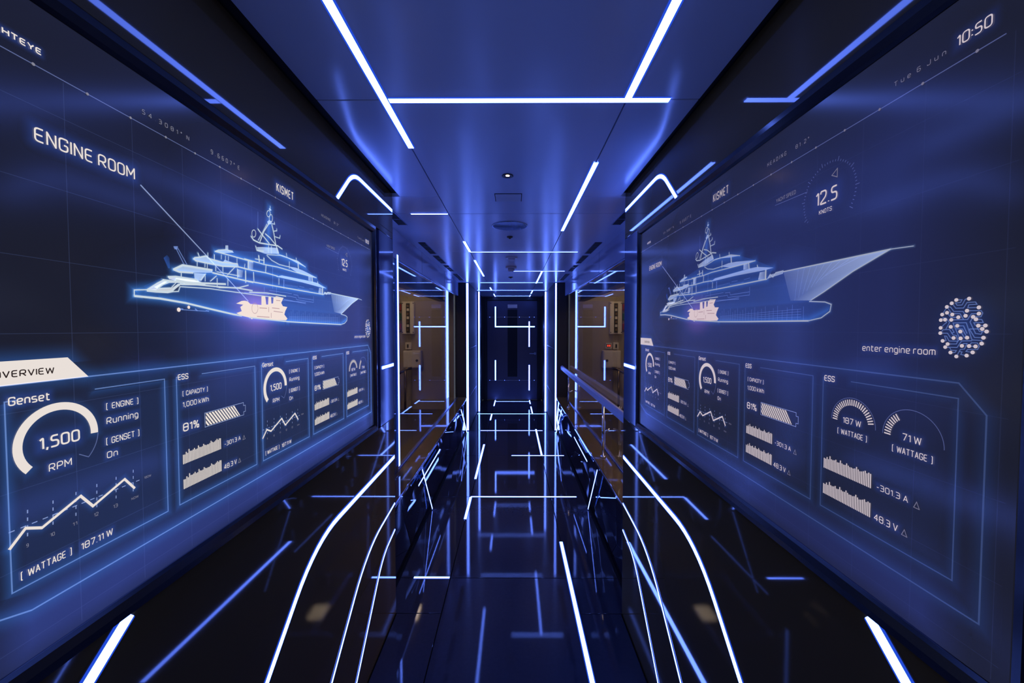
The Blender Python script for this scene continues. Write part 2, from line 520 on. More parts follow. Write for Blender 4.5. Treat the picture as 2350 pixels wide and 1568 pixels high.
# ------------------------------------------------------------------ light strips in ceiling and floor joints
def run(surface, level, nm):
    low = surface == 'floor'
    kk = dict(kind=surface, level=level)
    far = 'light strips in the %s joints' % surface
    sl, sr = SEAM_X
    Y = SEAM_Y
    A = lambda lab, pts, **k: led(lab, pts, group=far, **{**kk, **k})
    if not low:
        A('long white light strip along the left ceiling joint, nearest the viewer', [(sl, -1.2), (sl, 1.515)])
        A('white light strip along the right ceiling joint, running out over the viewer', [(sr, -1.2), (sr, Y[1] - .012)])
        A('white cross strip on the ceiling joining both long near strips', [(sl + .014, Y[1]), (0.462, Y[1])])
    A('long white light strip along the right %s joint, second from the viewer' % surface, [(sr, 1.65), (sr, 2.78)])
    A('short white cross strip on the %s at its left side, before the windows' % surface, [(-0.605, Y[2]), (sl - .005, Y[2])], width=.014)
    A('short white strip on the left %s joint ending at the long cross strip' % surface, [(sl, 3.12), (sl, Y[3] - .012)])
    A('full width white cross strip on the %s between the windows' % surface, [(sl, Y[3]), (0.565, Y[3])], width=.014)
    A('white strip on the left %s joint just beyond the full width cross strip' % surface, [(sl, 3.97), (sl, 5.16)])
    A('thin cross strip on the right half of the %s between the windows' % surface, [(-0.023, Y[4]), (0.60, Y[4])], width=.014)
    A('white strip on the right %s joint from the right half cross strip onward' % surface, [(sr, Y[4] + .012), (sr, 5.95)])
    A('thin cross strip on the %s between the pair of nearer upright strips' % surface, [(-0.49, Y[5]), (0.43, Y[5])], width=.012)
    A('short strip on the left %s joint before the narrow passage frame' % surface, [(sl, 6.56), (sl, 7.03)])
    A('thin cross strip on the %s at the narrow passage frame' % surface, [(PL + .02, Y[6]), (PR - .02, Y[6])], width=.010)
    A('short strip on the right %s joint beyond the narrow passage frame' % surface, [(sr, 7.08), (sr, 7.7)])
    A('last short strip on the left %s joint in front of the door' % surface, [(sl, 7.78), (sl, 8.38)])
    A('last short strip on the right %s joint in front of the door' % surface, [(sr, 8.0), (sr, 8.38)])
    A('thin cross strip on the %s right in front of the door' % surface, [(sl + .01, 8.25), (sr - .01, 8.25)], width=.010)


run('ceiling', CEIL, 'c')
run('floor', 0.0, 'f')

# upright strips
for lab, x, y, w in (('tall upright light strip on the left pier where the window bay ends', -0.678, BAY_END, .030),
                     ('tall upright light strip on the right pier where the window bay ends', 0.622, BAY_END, .020),
                     ('tall upright light strip left of the passage frame near the door', -0.624, 7.2, .026),
                     ('tall upright light strip right of the passage frame near the door', 0.579, 7.2, .026)):
    led(lab, [(x, 0.01), (x, CEIL - .01)], 'front', y - .0005, w, 'upright corridor strips')
led('upright light strip on the near jamb of the left window', [(2.79, LEDGE_Z + .04), (2.79, WIN_TOP + .03)], 'left', GL + .0065, .028)

# strips on the near walls: coordinates along the wall and height
def wall_led(lab, pts, r, w, side, **k):
    p = [(a, EYE + b) for a, b in pts]
    if len(p) > 2: p = round_corners(p, r)
    led(lab, p, side, WL if side == 'left' else WR, w, **k)


for side in ('left', 'right'):
    far_ = 'left' if side == 'left' else 'right'
    wall_led('bold white light strip bending down the black wall below the %s screen' % side, [(2.06, -.668), (1.235, -.672), (0.90, -.96)], .16, .016, side)
    wall_led('thin light line bending down the %s wall under the bold strip' % side, [(2.06, -.915), (1.67, -.945), (1.28, -1.25)], .18, .0075, side)
    wall_led('lowest thin light line curving down the %s wall near the floor' % side, [(2.06, -1.055), (1.87, -1.085), (1.50, -1.44)], .16, .0065, side)
    wall_led('white light strip arching over the top far corner of the %s screen' % side, [(1.42, .462), (1.565, .605), (2.06, .605)], .07, .014, side)
    wall_led('short level light strip between the %s screen and the wall end' % side, [(1.885, -.185), (2.06, -.185)], .1, .014, side)
    wall_led('thick slanted light strip under the near end of the %s screen' % side, [(0.63, -.463), (0.40, -.66)], .1, .018, side)

# strips on the skirting
for side, x, s in (('left', SKL, -1), ('right', SKR, 1)):
    fnx = x + s * 0.0 - s * 0.012
    led('slanted light strip on the %s skirting beside the upright strip' % side, [(5.12, LEDGE_Z - .04), (5.74, 0.01)], side, fnx, .022)
    led('slanted light strip on the %s skirting at its near end' % side, [(2.93, LEDGE_Z - .04), (3.28, 0.01)], side, fnx, .010)
    a = (2.81, 3.63) if s < 0 else (3.34, 4.05)
    led('level light strip on the faceted %s skirting' % side, [(a[0], EYE - 1.12), (a[1], EYE - 1.11)], side, fnx, .009)

# ------------------------------------------------------------------ ceiling fittings
def on_ceil(px, py):
    r = CAM_M @ Vector(((px - 1175) / FPX, -(py - 784) / FPX, -1))
    k = H / r.z
    return r.x * k, r.y * k


x, y = on_ceil(1165, 403)
r = empty('downlight', (x, y, CEIL)); tag(r, 'small round recessed downlight glowing warm in the ceiling', 'downlight')
MB().lathe((0, 0, 0), [(0.024, 0), (0.026, -.003), (0.022, -.004), (0.014, -.001)], 'z', 24).build('bezel', M['dark_plastic'], r, True)
MB().lathe((0, 0, 0), [(0.008, -.0005), (0.008, -.0015)], 'z', 16).build('lamp', M['warm'], r)
x0, y0 = on_ceil(1137, 462); x1, y1 = on_ceil(1198, 444)
r = empty('access_hatch', ((x0 + x1) / 2, (y0 + y1) / 2, CEIL)); tag(r, 'square flush access hatch in the middle ceiling panel', 'hatch')
hw, hl = abs(x1 - x0) / 2, abs(y1 - y0) / 2
box('hatch_frame', M['black_seam'], (-hw, hw, -hl, hl, -.0015, -.0002), r)
box('hatch_cover', M['hatch'], (-hw + .004, hw - .004, -hl + .004, hl - .004, -.003, -.0015), r, .0005)
x, y = on_ceil(1170, 518); rr = 0.118
r = empty('ceiling_speaker', (x, y, CEIL)); tag(r, 'large round flush speaker cover in the ceiling', 'speaker')
MB().lathe((0, 0, 0), [(rr, -.0002), (rr, -.003), (rr - .006, -.004), (rr - .008, -.0035)], 'z', 48).build('rim', M['trim_metal'], r, True)
MB().lathe((0, 0, 0), [(rr - .008, -.001), (rr - .01, -.0032), (0.001, -.0032)], 'z', 48).build('grille', M['hatch'], r)
for px, py, rad, lab in ((1170, 543, .022, 'small dark round sensor in the ceiling behind the speaker cover'), (1172, 636, .03, 'tiny round ceiling sensor closest to the door')):
    x, y = on_ceil(px, py)
    r = empty('ceiling_sensor', (x, y, CEIL)); tag(r, lab, 'sensor', 'ceiling sensors')
    MB().lathe((0, 0, 0), [(rad, 0), (rad, -.006), (rad * .8, -.010)], 'z', 20).build('sensor_body', M['dark_plastic'], r, True)
    MB().lathe((0, 0, 0), [(rad * .45, -.010), (rad * .3, -.016), (rad * .05, -.018)], 'z', 16).build('lens', M['black_gloss'], r, True)
for px, py, rad, dep, lab in ((1174, 591, .055, .03, 'round smoke detector on the ceiling, nearer of two'), (1173, 612, .06, .055, 'deep round smoke detector on the ceiling, farther of two')):
    x, y = on_ceil(px, py)
    r = empty('smoke_detector', (x, y, CEIL)); tag(r, lab, 'smoke detector', 'smoke detectors')
    MB().lathe((0, 0, 0), [(rad, 0), (rad, -dep * .3), (rad * .85, -dep * .42)], 'z', 28).build('detector_base', M['hatch'], r, True)
    MB().lathe((0, 0, 0), [(rad * .6, -dep * .42), (rad * .6, -dep * .8), (rad * .4, -dep)], 'z', 24).build('detector_head', M['hatch'], r, True)

# air slots along the bay ceiling edges
def vent(side, y0, y1, lab):
    x = -0.722 if side == 'left' else 0.667
    r = empty('air_vent', (x, y0, CEIL)); tag(r, lab, 'air vent', 'air slots along the ceiling edges')
    L_ = y1 - y0
    box('slot', M['black_seam'], (-.026, .026, 0, L_, -.002, -.0003), r)
    box('slot_rim', M['trim_metal'], (-.030, -.026, 0, L_, -.004, -.0003), r)
    box('slot_rim', M['trim_metal'], (.026, .030, 0, L_, -.004, -.0003), r)
    n = max(2, int(L_ / .12))
    for i in range(1, n):
        box('slot_bar', M['trim_metal'], (-.026, .026, L_ * i / n - .004, L_ * i / n + .004, -.0035, -.002), r)


for side in ('left', 'right'):
    for i, (a, b) in enumerate(((2.2, 2.62), (3.15, 3.62), (3.72, 4.15), (4.28, 4.72), (4.95, 5.6))):
        w = ('first', 'second', 'third', 'fourth', 'last')[i]
        vent(side, a, b, '%s dark air slot along the %s edge of the bay ceiling' % (w, side))

# ------------------------------------------------------------------ handrail in front of the right window
hr = empty('handrail', (0.705, 2.12, LEDGE_Z)); tag(hr, 'blue handrail on chrome posts in front of the right window', 'handrail')
rz = EYE - .565 - LEDGE_Z
MB().box(-.020, .020, 0, 3.66, rz - .034, rz + .032, .012).build('rail', M['rail'], hr)
for yy in (0.99, 2.95):
    p = MB().tube([(0, yy, 0), (0, yy, rz - .028)], .011, 12).build('post', M['chrome'], hr, True)
    MB().lathe((0, yy, 0), [(0.024, 0), (0.024, .008), (0.014, .014)], 'z', 18).build('foot', M['chrome'], p, True)
    MB().tube([(-.0, yy, rz * .45), (.03, yy, rz * .47), (.05, yy + .0, rz * .5)], .007, 8).build('bracket', M['chrome'], p, True)

# ------------------------------------------------------------------ engine rooms behind the glass
ER_END = 5.78
for side, gx, s in (('left', GL, -1), ('right', GR, 1)):
    xi, xo = gx + s * .055, gx + s * 1.35
    for nm, d, mt in (('wall_engine_end_' + side, (xi, xo, ER_END, ER_END + .04, 0, 2.3), 'beige'),
                      ('wall_engine_side_' + side, (xo, xo + s * .04, 1.9, ER_END + .04, 0, 2.3), 'beige'),
                      ('wall_engine_near_' + side, (xi, xo, 1.86, 1.9, 0, 2.3), 'beige'),
                      ('ceiling_engine_' + side, (xi, xo, 1.9, ER_END, 2.3, 2.34), 'beige'),
                      ('floor_engine_' + side, (xi - s * .03, xo, 1.9, ER_END, 0.30, 0.34), 'deck')):
        tag(box(nm, M[mt], d), kind='structure')


def er(px, py):                               # photo point -> (x, z) on the engine room end bulkhead
    r_ = CAM_M @ Vector(((px - 1175) / FPX, -(py - 784) / FPX, -1))
    k = ER_END / r_.y
    return r_.x * k, EYE + r_.z * k


def erbox(nm, mat, x0, y0, x1, y1, depth, parent, base, bev=.006, off=0.0):
    a, b = er(x0, y0), er(x1, y1)
    return box(nm, M[mat], (a[0] - base[0], b[0] - base[0], -depth - off, -off, min(a[1], b[1]) - base[2], max(a[1], b[1]) - base[2]), parent, bev)


def equipment(side, mx):
    """mx maps a left-window pixel column to this side"""
    def root(nm, x, y, lab, cat):
        p = er(mx(x), y)
        b = (p[0], ER_END, p[1])
        o = empty(nm, b); tag(o, lab, cat)
        return o, b
    where = 'behind the %s window' % side
    o, b = root('breaker_panel', 926, 767, 'tall cream breaker panel with a dark centre strip ' + where, 'panel')
    erbox('panel_body', 'beige_box', mx(925), 693, mx(953), 767, .07, o, b)
    st = erbox('breaker_strip', 'dark_plastic', mx(935), 697, mx(944), 764, .012, o, b, .002, .07)
    for k in range(7):
        erbox('breaker', 'beige_box' if k % 2 else 'steel_pipe', mx(937), 700 + k * 9, mx(942), 706 + k * 9, .012, o, b, .002, .08)
    for (x, y) in ((927, 697), (951, 697), (927, 763), (951, 763)):
        p = er(mx(x), y)
        MB().lathe((p[0] - b[0], -.07, p[1] - b[2]), [(.008, 0), (.008, -.004)], 'y', 8).build('screw', M['dark_plastic'], o)
    o, b = root('push_button_station', 917, 760, 'column of red and green push buttons on the bulkhead ' + where, 'control')
    erbox('station_back', 'steel_pipe', mx(913), 696, mx(924), 762, .02, o, b)
    for k, (y0, y1, c) in enumerate(((699, 713, 'red_plastic'), (719, 735, 'green_plastic'), (743, 757, 'red_plastic'))):
        erbox('push_button', c, mx(915), y0, mx(923), y1, .03, o, b, .008, .02)
    o, b = root('switch_box', 934, 802, 'small cream switch box above the cabinet ' + where, 'switch')
    erbox('switch_body', 'beige_box', mx(932), 786, mx(945), 802, .05, o, b)
    erbox('toggle', 'dark_plastic', mx(936.5), 790, mx(940), 798, .015, o, b, .002, .05)
    if side == 'right':
        o, b = root('digital_display', 952, 800, 'small box with red digits glowing ' + where, 'display')
        erbox('display_body', 'beige_box', mx(948), 787, mx(962), 800, .05, o, b)
        sc = erbox('display_glass', 'dark_plastic', mx(950), 789.5, mx(960), 797, .004, o, b, .001, .05)
        for k in range(2):
            erbox('digit', 'red_led', mx(951.5 + 4.2 * k), 791, mx(954.3 + 4.2 * k), 795.5, .003, o, b, .0, .054)
    o, b = root('electrical_cabinet', 931, 842, 'cream electrical cabinet with a dark lock ' + where, 'cabinet')
    erbox('cabinet_body', 'beige_box', mx(930), 804, mx(970), 843, .12, o, b)
    erbox('cabinet_door', 'beige_box', mx(932), 806.5, mx(968), 841, .012, o, b, .003, .12)
    p = er(mx(962), 826)
    MB().lathe((p[0] - b[0], -.132, p[1] - b[2]), [(.018, 0), (.018, -.01), (.010, -.014)], 'y', 14).build('lock', M['dark_plastic'], o, True)
    o, b = root('pipe_rail', 940, 950, 'bent steel pipe rail standing in front of the bulkhead ' + where, 'rail')
    P = lambda x, y, d: Vector((er(mx(x), y)[0] - b[0], -d, er(mx(x), y)[1] - b[2]))
    MB().tube([P(912, 905, .55), P(916, 872, .5), P(922, 858, .4), P(932, 850, .3), P(945, 843, .22), P(953, 842, .2)], .02, 10).build('top_tube', M['steel_pipe'], o, True)
    MB().tube([P(941, 847, .26), P(941, 950, .26)], .016, 10).build('stanchion', M['steel_pipe'], o, True)
    # beam and lamp
    xs = (GL - .20) if side == 'left' else (GR + .20)
    bm = empty('overhead_beam', (xs, 2.2, 2.0)); tag(bm, 'dark overhead beam running along the ceiling ' + where, 'beam')
    box('beam_web', M['dark_plastic'], (-.012, .012, 0, 3.5, -.09, .30), bm, .003)
    box('beam_flange', M['dark_plastic'], (-.05, .05, 0, 3.5, -.10, -.088), bm, .003)
    xs = (GL - .95) if side == 'left' else (GR + .95)
    lp = empty('tube_lamp', (xs, 2.0, 2.3)); tag(lp, 'warm tube lamp on the ceiling ' + where, 'lamp')
    box('lamp_body', M['beige_box'], (-.16, .16, 0, 1.3, -.04, 0), lp, .01)
    box('lamp_diffuser', M['warm_tube'], (-.14, .14, .03, 1.27, -.06, -.04), lp, .01)

    xs = (GL - .55) if side == 'left' else (GR + .55)
    lp = empty('added_lamp', (xs, 5.0, 2.3)); tag(lp, 'added square warm lamp brightening the switchgear ' + where, 'lamp')  # extra lamp, added to brighten the equipment on the end bulkhead
    box('lamp_body', M['beige_box'], (-.15, .15, 0, .30, -.05, 0), lp, .01)
    box('lamp_diffuser', M['warm_tube'], (-.12, .12, .03, .27, -.08, -.05), lp, .01)


equipment('left', lambda x: x)
equipment('right', lambda x: 2 * 1176.5 - x - 3)
# ------------------------------------------------------------------ wall screens (both show the same picture)
SB = 2.207                                  # a picture column t sits at y = t (left wall) or y = SB - t (right wall)
T0, T1, Z0, Z1 = 0.404, 1.758, -0.425, 0.422


def LP(px, py):                             # traced photo point on the left display -> picture coordinates
    r_ = CAM_M @ Vector(((px - 1175) / FPX, -(py - 784) / FPX, -1))
    k = (WL + .003) / r_.x
    return (r_.y * k, r_.z * k)


def RP(px, py):                             # the same for the right display
    r_ = CAM_M @ Vector(((px - 1175) / FPX, -(py - 784) / FPX, -1))
    k = (WR - .003) / r_.x
    return (SB - r_.y * k, r_.z * k)


CREAM = (0.86, 0.78, 0.73)
U = {}
for k_, c_, g_ in (('text', CREAM, .95), ('text_dim', (0.42, 0.42, 0.55), .55), ('dark', (0.03, 0.02, 0.02), 1.0), ('yacht', (0.62, 0.72, 0.80), .95),
                   ('engine', (0.90, 0.76, 0.70), 1.0), ('engine_ink', (0.55, 0.36, 0.40), .9)):
    U[k_] = emit('screen_%s_light' % k_, c_, g_, False, True)
for k_, c_, g_, pw in (('line', (0.30, 0.38, 0.62), .8, 1), ('line_dim', (0.10, 0.13, 0.28), .9, 1), ('grid', (0.012, 0.018, 0.045), .9, 1), ('frame', (0.12, 0.20, 0.42), .8, 1),
                       ('yacht_dim', (0.12, 0.19, 0.44), .9, 1), ('g_blue', (0.03, 0.14, 0.62), .36, 2), ('g_text', (0.03, 0.10, 0.55), .17, 2), ('g_line', (0.02, 0.11, 0.40), .34, 2),
                       ('g_ship', (0.04, 0.22, 0.75), .46, 2.2), ('g_fill', (0.03, 0.16, 0.60), .33, 1), ('g_white', (0.55, 0.68, 0.78), .75, 1), ('g_pink', (0.62, 0.16, 0.50), .45, 2),
                       ('g_halo', (0.20, 0.36, 0.58), .50, 2), ('g_back', (0.010, 0.050, 0.24), .55, 1.2), ('g_cream', (0.70, 0.70, 0.66), .8, 1),
                       ('g_wide', (0.022, 0.040, 0.22), .62, 1.4), ('g_panel', (0.010, 0.030, 0.115), .38, 1.4)):
    U[k_] = soft('screen_%s' % k_, c_, g_, pw)
m, N, L = nodes_of('display_glass')
b = N['Principled BSDF']
b.inputs['Base Color'].default_value = (0.012, 0.012, 0.014, 1)
b.inputs['Roughness'].default_value = 0.17
tc = N.new('ShaderNodeTexCoord'); nz = N.new('ShaderNodeTexNoise'); nz.inputs['Scale'].default_value = 2.2
L.new(tc.outputs['Object'], nz.inputs['Vector'])
mx = N.new('ShaderNodeMix'); mx.data_type = 'RGBA'
mx.inputs['A'].default_value = (0.009, 0.009, 0.013, 1); mx.inputs['B'].default_value = (0.011, 0.013, 0.026, 1)
L.new(nz.outputs['Fac'], mx.inputs['Factor']); L.new(mx.outputs['Result'], b.inputs['Emission Color'])
b.inputs['Emission Strength'].default_value = 1.0
m.cycles.emission_sampling = 'NONE'
U['display'] = m


class Flat:
    """flat picture elements of one kind, in picture coordinates"""
    def __init__(s):
        s.v, s.f, s.a = [], [], []

    def add(s, v, f, a=None):
        n = len(s.v)
        s.v += [(p[0], p[1]) for p in v]
        s.f += [tuple(i + n for i in q) for q in f]
        s.a += a if a is not None else [1.0] * len(v)
        return s

    def line(s, pts, w, closed=False):
        return s.add(*ribbon(pts, w, closed))

    def poly(s, pts, a=None):
        tris = tessellate_polygon([[Vector((p[0], p[1], 0)) for p in pts]])
        return s.add(pts, [tuple(t) for t in tris], a)

    def disc(s, c, r, n=14, ry=None, hollow=0):
        ry = ry or r
        P = [(c[0] + r * math.cos(2 * math.pi * k / n), c[1] + ry * math.sin(2 * math.pi * k / n)) for k in range(n)]
        if hollow: return s.line(P, hollow, True)
        return s.add([c] + P, [(0, 1 + k, 1 + (k + 1) % n) for k in range(n)])

    def arc(s, c, r0, r1, a0, a1, n=40):
        v = []
        for k in range(n + 1):
            t = math.radians(a0 + (a1 - a0) * k / n)
            v += [(c[0] + r0 * math.cos(t), c[1] + r0 * math.sin(t)), (c[0] + r1 * math.cos(t), c[1] + r1 * math.sin(t))]
        return s.add(v, [(2 * k, 2 * k + 1, 2 * k + 3, 2 * k + 2) for k in range(n)])

    def fade_line(s, pts, w, closed=False):
        L_, R_ = offset_path(pts, w, closed)
        n = len(pts)
        v = [(p.x, p.y) for p in L_] + [(p[0], p[1]) for p in pts] + [(p.x, p.y) for p in R_]
        f = []
        for i in range(n if closed else n - 1):
            j = (i + 1) % n
            f += [(i, n + i, n + j, j), (n + i, 2 * n + i, 2 * n + j, n + j)]
        s.add(v, f, [0.] * n + [1.] * n + [0.] * n)
        if not closed:
            for e, d in ((0, 1), (n - 1, n - 2)):
                c = Vector(pts[e][:2]); q = (c - Vector(pts[d][:2])).normalized() * (w / 2)
                l, rr = L_[e], R_[e]
                s.add([l, l + q * .7, c + q, rr + q * .7, rr, c], [(0, 1, 5), (1, 2, 5), (2, 3, 5), (3, 4, 5)], [0, 0, 0, 0, 0, 1])
        return s

    def fade_box(s, x0, x1, y0, y1, d):
        n = 6
        inner = [(x0, y0), (x1, y0), (x1, y1), (x0, y1)]
        s.add(inner, [(0, 1, 2, 3)])
        for k in range(4):
            a, b_ = inner[k], inner[(k + 1) % 4]
            nx, ny = ((0, -1), (1, 0), (0, 1), (-1, 0))[k]
            s.add([a, b_, (b_[0] + nx * d, b_[1] + ny * d), (a[0] + nx * d, a[1] + ny * d)], [(0, 1, 2, 3)], [1, 1, 0, 0])
            an = (-90, 0, 90, 180)[k]
            fan = [(b_[0] + d * math.cos(math.radians(an + 90 * j / n)), b_[1] + d * math.sin(math.radians(an + 90 * j / n))) for j in range(n + 1)]
            s.add([b_] + fan, [(0, 1 + j, 2 + j) for j in range(n)], [1] + [0] * (n + 1))
        return s

    def fade_disc(s, c, rx, ry, n=28):
        P = [(c[0] + rx * math.cos(2 * math.pi * k / n), c[1] + ry * math.sin(2 * math.pi * k / n)) for k in range(n)]
        return s.add([c] + P, [(0, 1 + k, 1 + (k + 1) % n) for k in range(n)], [1] + [0] * n)


PICTURE = []                                 # (part name, Flat, material, height above the glass)


def put(name, flat, mat, h):
    PICTURE.append((name, flat, U[mat], h))


GLYPH = {
    'A': '0,0 .31,1 .62,0|.11,.33 .51,.33', 'C': '.6,.75 .6,1 0,1 0,0 .6,0 .6,.25', 'D': '0,0 0,1 .46,1 .6,.82 .6,.18 .46,0 0,0', 'E': '.55,1 0,1 0,0 .55,0|0,.5 .5,.5',
    'G': '.6,.78 .6,1 0,1 0,0 .6,0 .6,.48 .33,.48', 'H': '0,0 0,1|.6,0 .6,1|0,.5 .6,.5', 'I': '0,0 0,1', 'J': '.5,1 .5,0 0,0 0,.25', 'K': '0,0 0,1|.58,1 0,.42|.2,.6 .6,0',
    'M': '0,0 0,1 .38,.3 .76,1 .76,0', 'N': '0,0 0,1 .6,0 .6,1', 'O': '.6,.5 .6,0 0,0 0,1 .6,1 .6,.5', 'P': '0,0 0,1 .6,1 .6,.42 0,.42', 'R': '0,0 0,1 .6,1 .6,.42 0,.42|.28,.42 .62,0',
    'S': '.58,.78 .58,1 0,1 0,.5 .6,.5 .6,0 0,0 0,.22', 'T': '0,1 .64,1|.32,1 .32,0', 'U': '0,1 0,0 .6,0 .6,1', 'V': '0,1 .32,0 .64,1', 'W': '0,1 .2,0 .46,.9 .72,0 .92,1',
    'Y': '0,1 .32,.45 .64,1|.32,.45 .32,0', 'e': '0,.36 .52,.36 .52,.74 0,.74 0,0 .5,0', 'n': '0,0 0,.74 .5,.74 .5,0', 's': '.48,.74 0,.74 0,.38 .5,.36 .5,0 0,0',
    't': '.12,.98 .12,0 .42,0|0,.74 .4,.74', 'u': '0,.74 0,0 .5,0|.5,.74 .5,0', 'i': '0,0 0,.74|0,.94 0,1.04', 'g': '.5,0 0,0 0,.74 .5,.74 .5,-.27 0,-.27',
    'k': '0,0 0,1|.45,.74 0,.3|.15,.44 .48,0', 'h': '0,0 0,1|0,.74 .5,.74 .5,0', 'r': '0,0 0,.74 .36,.74', 'o': '.52,.37 .52,0 0,0 0,.74 .52,.74 .52,.37', 'm': '0,0 0,.74 .76,.74 .76,0|.38,.74 .38,0',
    '0': '.6,.5 .6,0 0,0 0,1 .6,1 .6,.5', '1': '0,.78 .24,1 .24,0', '2': '0,.8 0,1 .58,1 .58,.55 0,.1 0,0 .6,0', '3': '0,1 .58,1 .58,0 0,0|.12,.52 .58,.52', '4': '.46,0 .46,1 0,.28 .62,.28',
    '5': '.56,1 .04,1 .02,.56 .58,.56 .58,0 0,0', '6': '.55,1 0,1 0,0 .58,0 .58,.55 0,.55', '7': '0,1 .6,1 .2,0', '8': '.6,.5 .6,0 0,0 0,1 .6,1 .6,.5|0,.52 .6,.52', '9': '.03,0 .58,0 .58,1 0,1 0,.45 .58,.45',
    '.': '0,0 0,.07', ',': '.06,.08 0,-.17', ':': '0,.15 0,.26|0,.6 0,.71', '\u00b0': '.11,.76 0,.76 0,1 .22,1 .22,.76 .11,.76', '%': '.55,1 .12,0|.11,.6 0,.6 0,1 .22,1 .22,.6 .11,.6|.56,0 .45,0 .45,.4 .67,.4 .67,0 .56,0',
    '-': '0,.4 .3,.4', '[': '.2,1.06 0,1.06 0,-.12 .2,-.12', ']': '0,1.06 .2,1.06 .2,-.12 0,-.12'}
SHARP = set('AKMNVWY47,')


def words(s, left, right, base, cap, spacing=1.0, bold=0.0):
    """square technical lettering drawn in strokes and fitted between two columns"""
    x, strokes, last = 0.0, [], 0.0
    for ch in s:
        if ch == ' ':
            x += .30 * spacing; continue
        gl = [[tuple(map(float, q.split(','))) for q in part.split()] for part in GLYPH[ch].split('|')]
        for pl in gl:
            pl2 = [(px_ + x, py_) for px_, py_ in pl]
            strokes.append([tuple(v) for v in round_corners([Vector(v) for v in pl2], .03 if ch in SHARP else .08 if ch == 'D' else .25, 5)] if len(pl2) > 2 else pl2)
        w_ = max(px_ for pl in gl for px_, _ in pl)
        last = x + w_
        x = last + .27 * spacing + (spacing - 1) * .55
    fl = Flat(); sw = cap * (.112 + bold * 4)
    kx = (right - left - sw) / max(last, 1e-3) if last > .01 else 1.0
    for st in strokes:
        fl.line([(left + sw / 2 + q[0] * kx, base + sw / 2 + q[1] * (cap - sw)) for q in st], sw)
    return fl


def text(s, fn, bl, br, tl, name, mat='text', spacing=1.0, bold=0.0, glow=True, shift=(0.0,)):
    a, c, t = fn(*bl), fn(*br), fn(*tl)
    base = (a[1] + c[1]) / 2; cap = abs(t[1] - a[1])
    for d in shift:
        f = words(s, a[0] + d, c[0] + d, base, cap, spacing, bold)
        put(name, f, mat, .0012)
        if glow:
            put(name + '_glow', Flat().fade_box(a[0] + d, c[0] + d, base, base + cap, cap * .9), 'g_text', .0005)


def c5(x, y): return LP(x / 4.9, 800 + y / 4.9)
def c6(x, y): return LP(x / 4.9, 1050 + y / 4.9)
def c7(x, y): return LP(380 + x / 4.354, 820 + y / 4.354)
def c4(x, y): return LP(x / 2.6111, y / 2.6111)
def r6(x, y): return RP(1450 + x / 2.6111, y / 2.6111)
def r7(x, y): return RP(1450 + x / 2.6111, 780 + y / 2.6111)
def r1(x, y): return RP(1450 + x / 2.6111, 480 + y / 2.6111)
def cA(x, y): return LP(280 + x / 5.2267, 460 + y / 5.2267)
def cB(x, y): return LP(560 + x / 5.2267, 460 + y / 5.2267)


# background glow, grid, header line
f = Flat().fade_box(0.88, 1.60, -.07, .26, .17)
put('background_glow', f, 'g_wide', .0001)
put('lower_glow', Flat().fade_box(0.50, 1.66, -.405, -.375, .06), 'g_wide', .00012)
f = Flat().fade_box(0.50, 1.66, -.345, -.115, .06)
put('panel_area_glow', f, 'g_panel', .00015)
f = Flat()
for k in range(14):
    t = .46 + .0985 * k
    f.line([(t, -.42), (t, .34)], .0010)
for k in range(8):
    z = -.40 + .0985 * k
    f.line([(T0 + .01, z), (T1 - .01, z)], .0009)
put('grid_lines', f, 'grid', .0002)
f = Flat().line([(T0 + .004, .3425), (1.732, .3425)], .0013)
put('header_line', f, 'line_dim', .0006)
f = Flat()
for k in range(20):
    t = .4585 + .0655 * k
    if t < 1.74: f.disc((t, .3425), .0021, 8)
put('header_dots', f, 'text_dim', .0008)

# lettering in the upper half
text('HTEYE', c4, (5, 200), (245, 333), (8, 162), 'maker_lettering', bold=.02)
text('54.3081° N', c4, (847, 682), (1130, 842), (849, 655), 'latitude_reading', 'text_dim', 1.7, glow=False)
text('9.6607° E', c4, (1260, 924), (1433, 1018), (1262, 898), 'longitude_reading', 'text_dim', 1.7, glow=False)
text('KISMET', c4, (1655, 1146), (1757, 1203), (1652, 1093), 'ship_name', spacing=1.25)
text('ENGINE ROOM', c4, (200, 847), (805, 1075), (203, 762), 'engine_room_title')
text('HEADING', r6, (815, 995), (928, 936), (815, 972), 'heading_caption', 'text_dim', 1.5, glow=False)
text('81.2°', r6, (985, 890), (1065, 848), (985, 866), 'heading_reading', 'text_dim', 1.5, glow=False)
text('Tue 6 Jun', r6, (1575, 515), (1888, 335), (1575, 487), 'date_reading', 'text_dim', 1.5, glow=False)
text('10:50', r6, (1952, 274), (2168, 160), (1944, 212), 'clock_reading')
text('YACHT SPEED', r6, (868, 1212), (985, 1166), (868, 1190), 'speed_caption', 'text_dim', glow=False)
text('12.5', r6, (1105, 1238), (1235, 1196), (1100, 1158), 'speed_reading')
text('KNOTS', r6, (1125, 1287), (1202, 1262), (1125, 1262), 'speed_unit')
text('enter engine room', r1, (1385, 852), (1825, 874), (1385, 815), 'enter_caption', glow=True)
f = Flat().line([c4(838, 1108), cA(1000, 655), cA(1510, 1210)], .0022)
put('leader_line', f, 'line', .0010)
cc = r6(1178, 1175)
f = Flat()
for k in range(44):
    a = math.radians(-35 + 250 * k / 43)
    r0, r1_ = .058, .0615 if k % 6 else .066
    f.line([(cc[0] + r0 * math.cos(a), cc[1] + r0 * math.sin(a)), (cc[0] + r1_ * math.cos(a), cc[1] + r1_ * math.sin(a))], .0010)
p0, p1 = r6(860, 1232), r6(1055, 1150)
f.line([p0, (p1[0], p1[1])], .0009)
put('speed_dial', f, 'line_dim', .0007)
q = r6(1218, 1037)
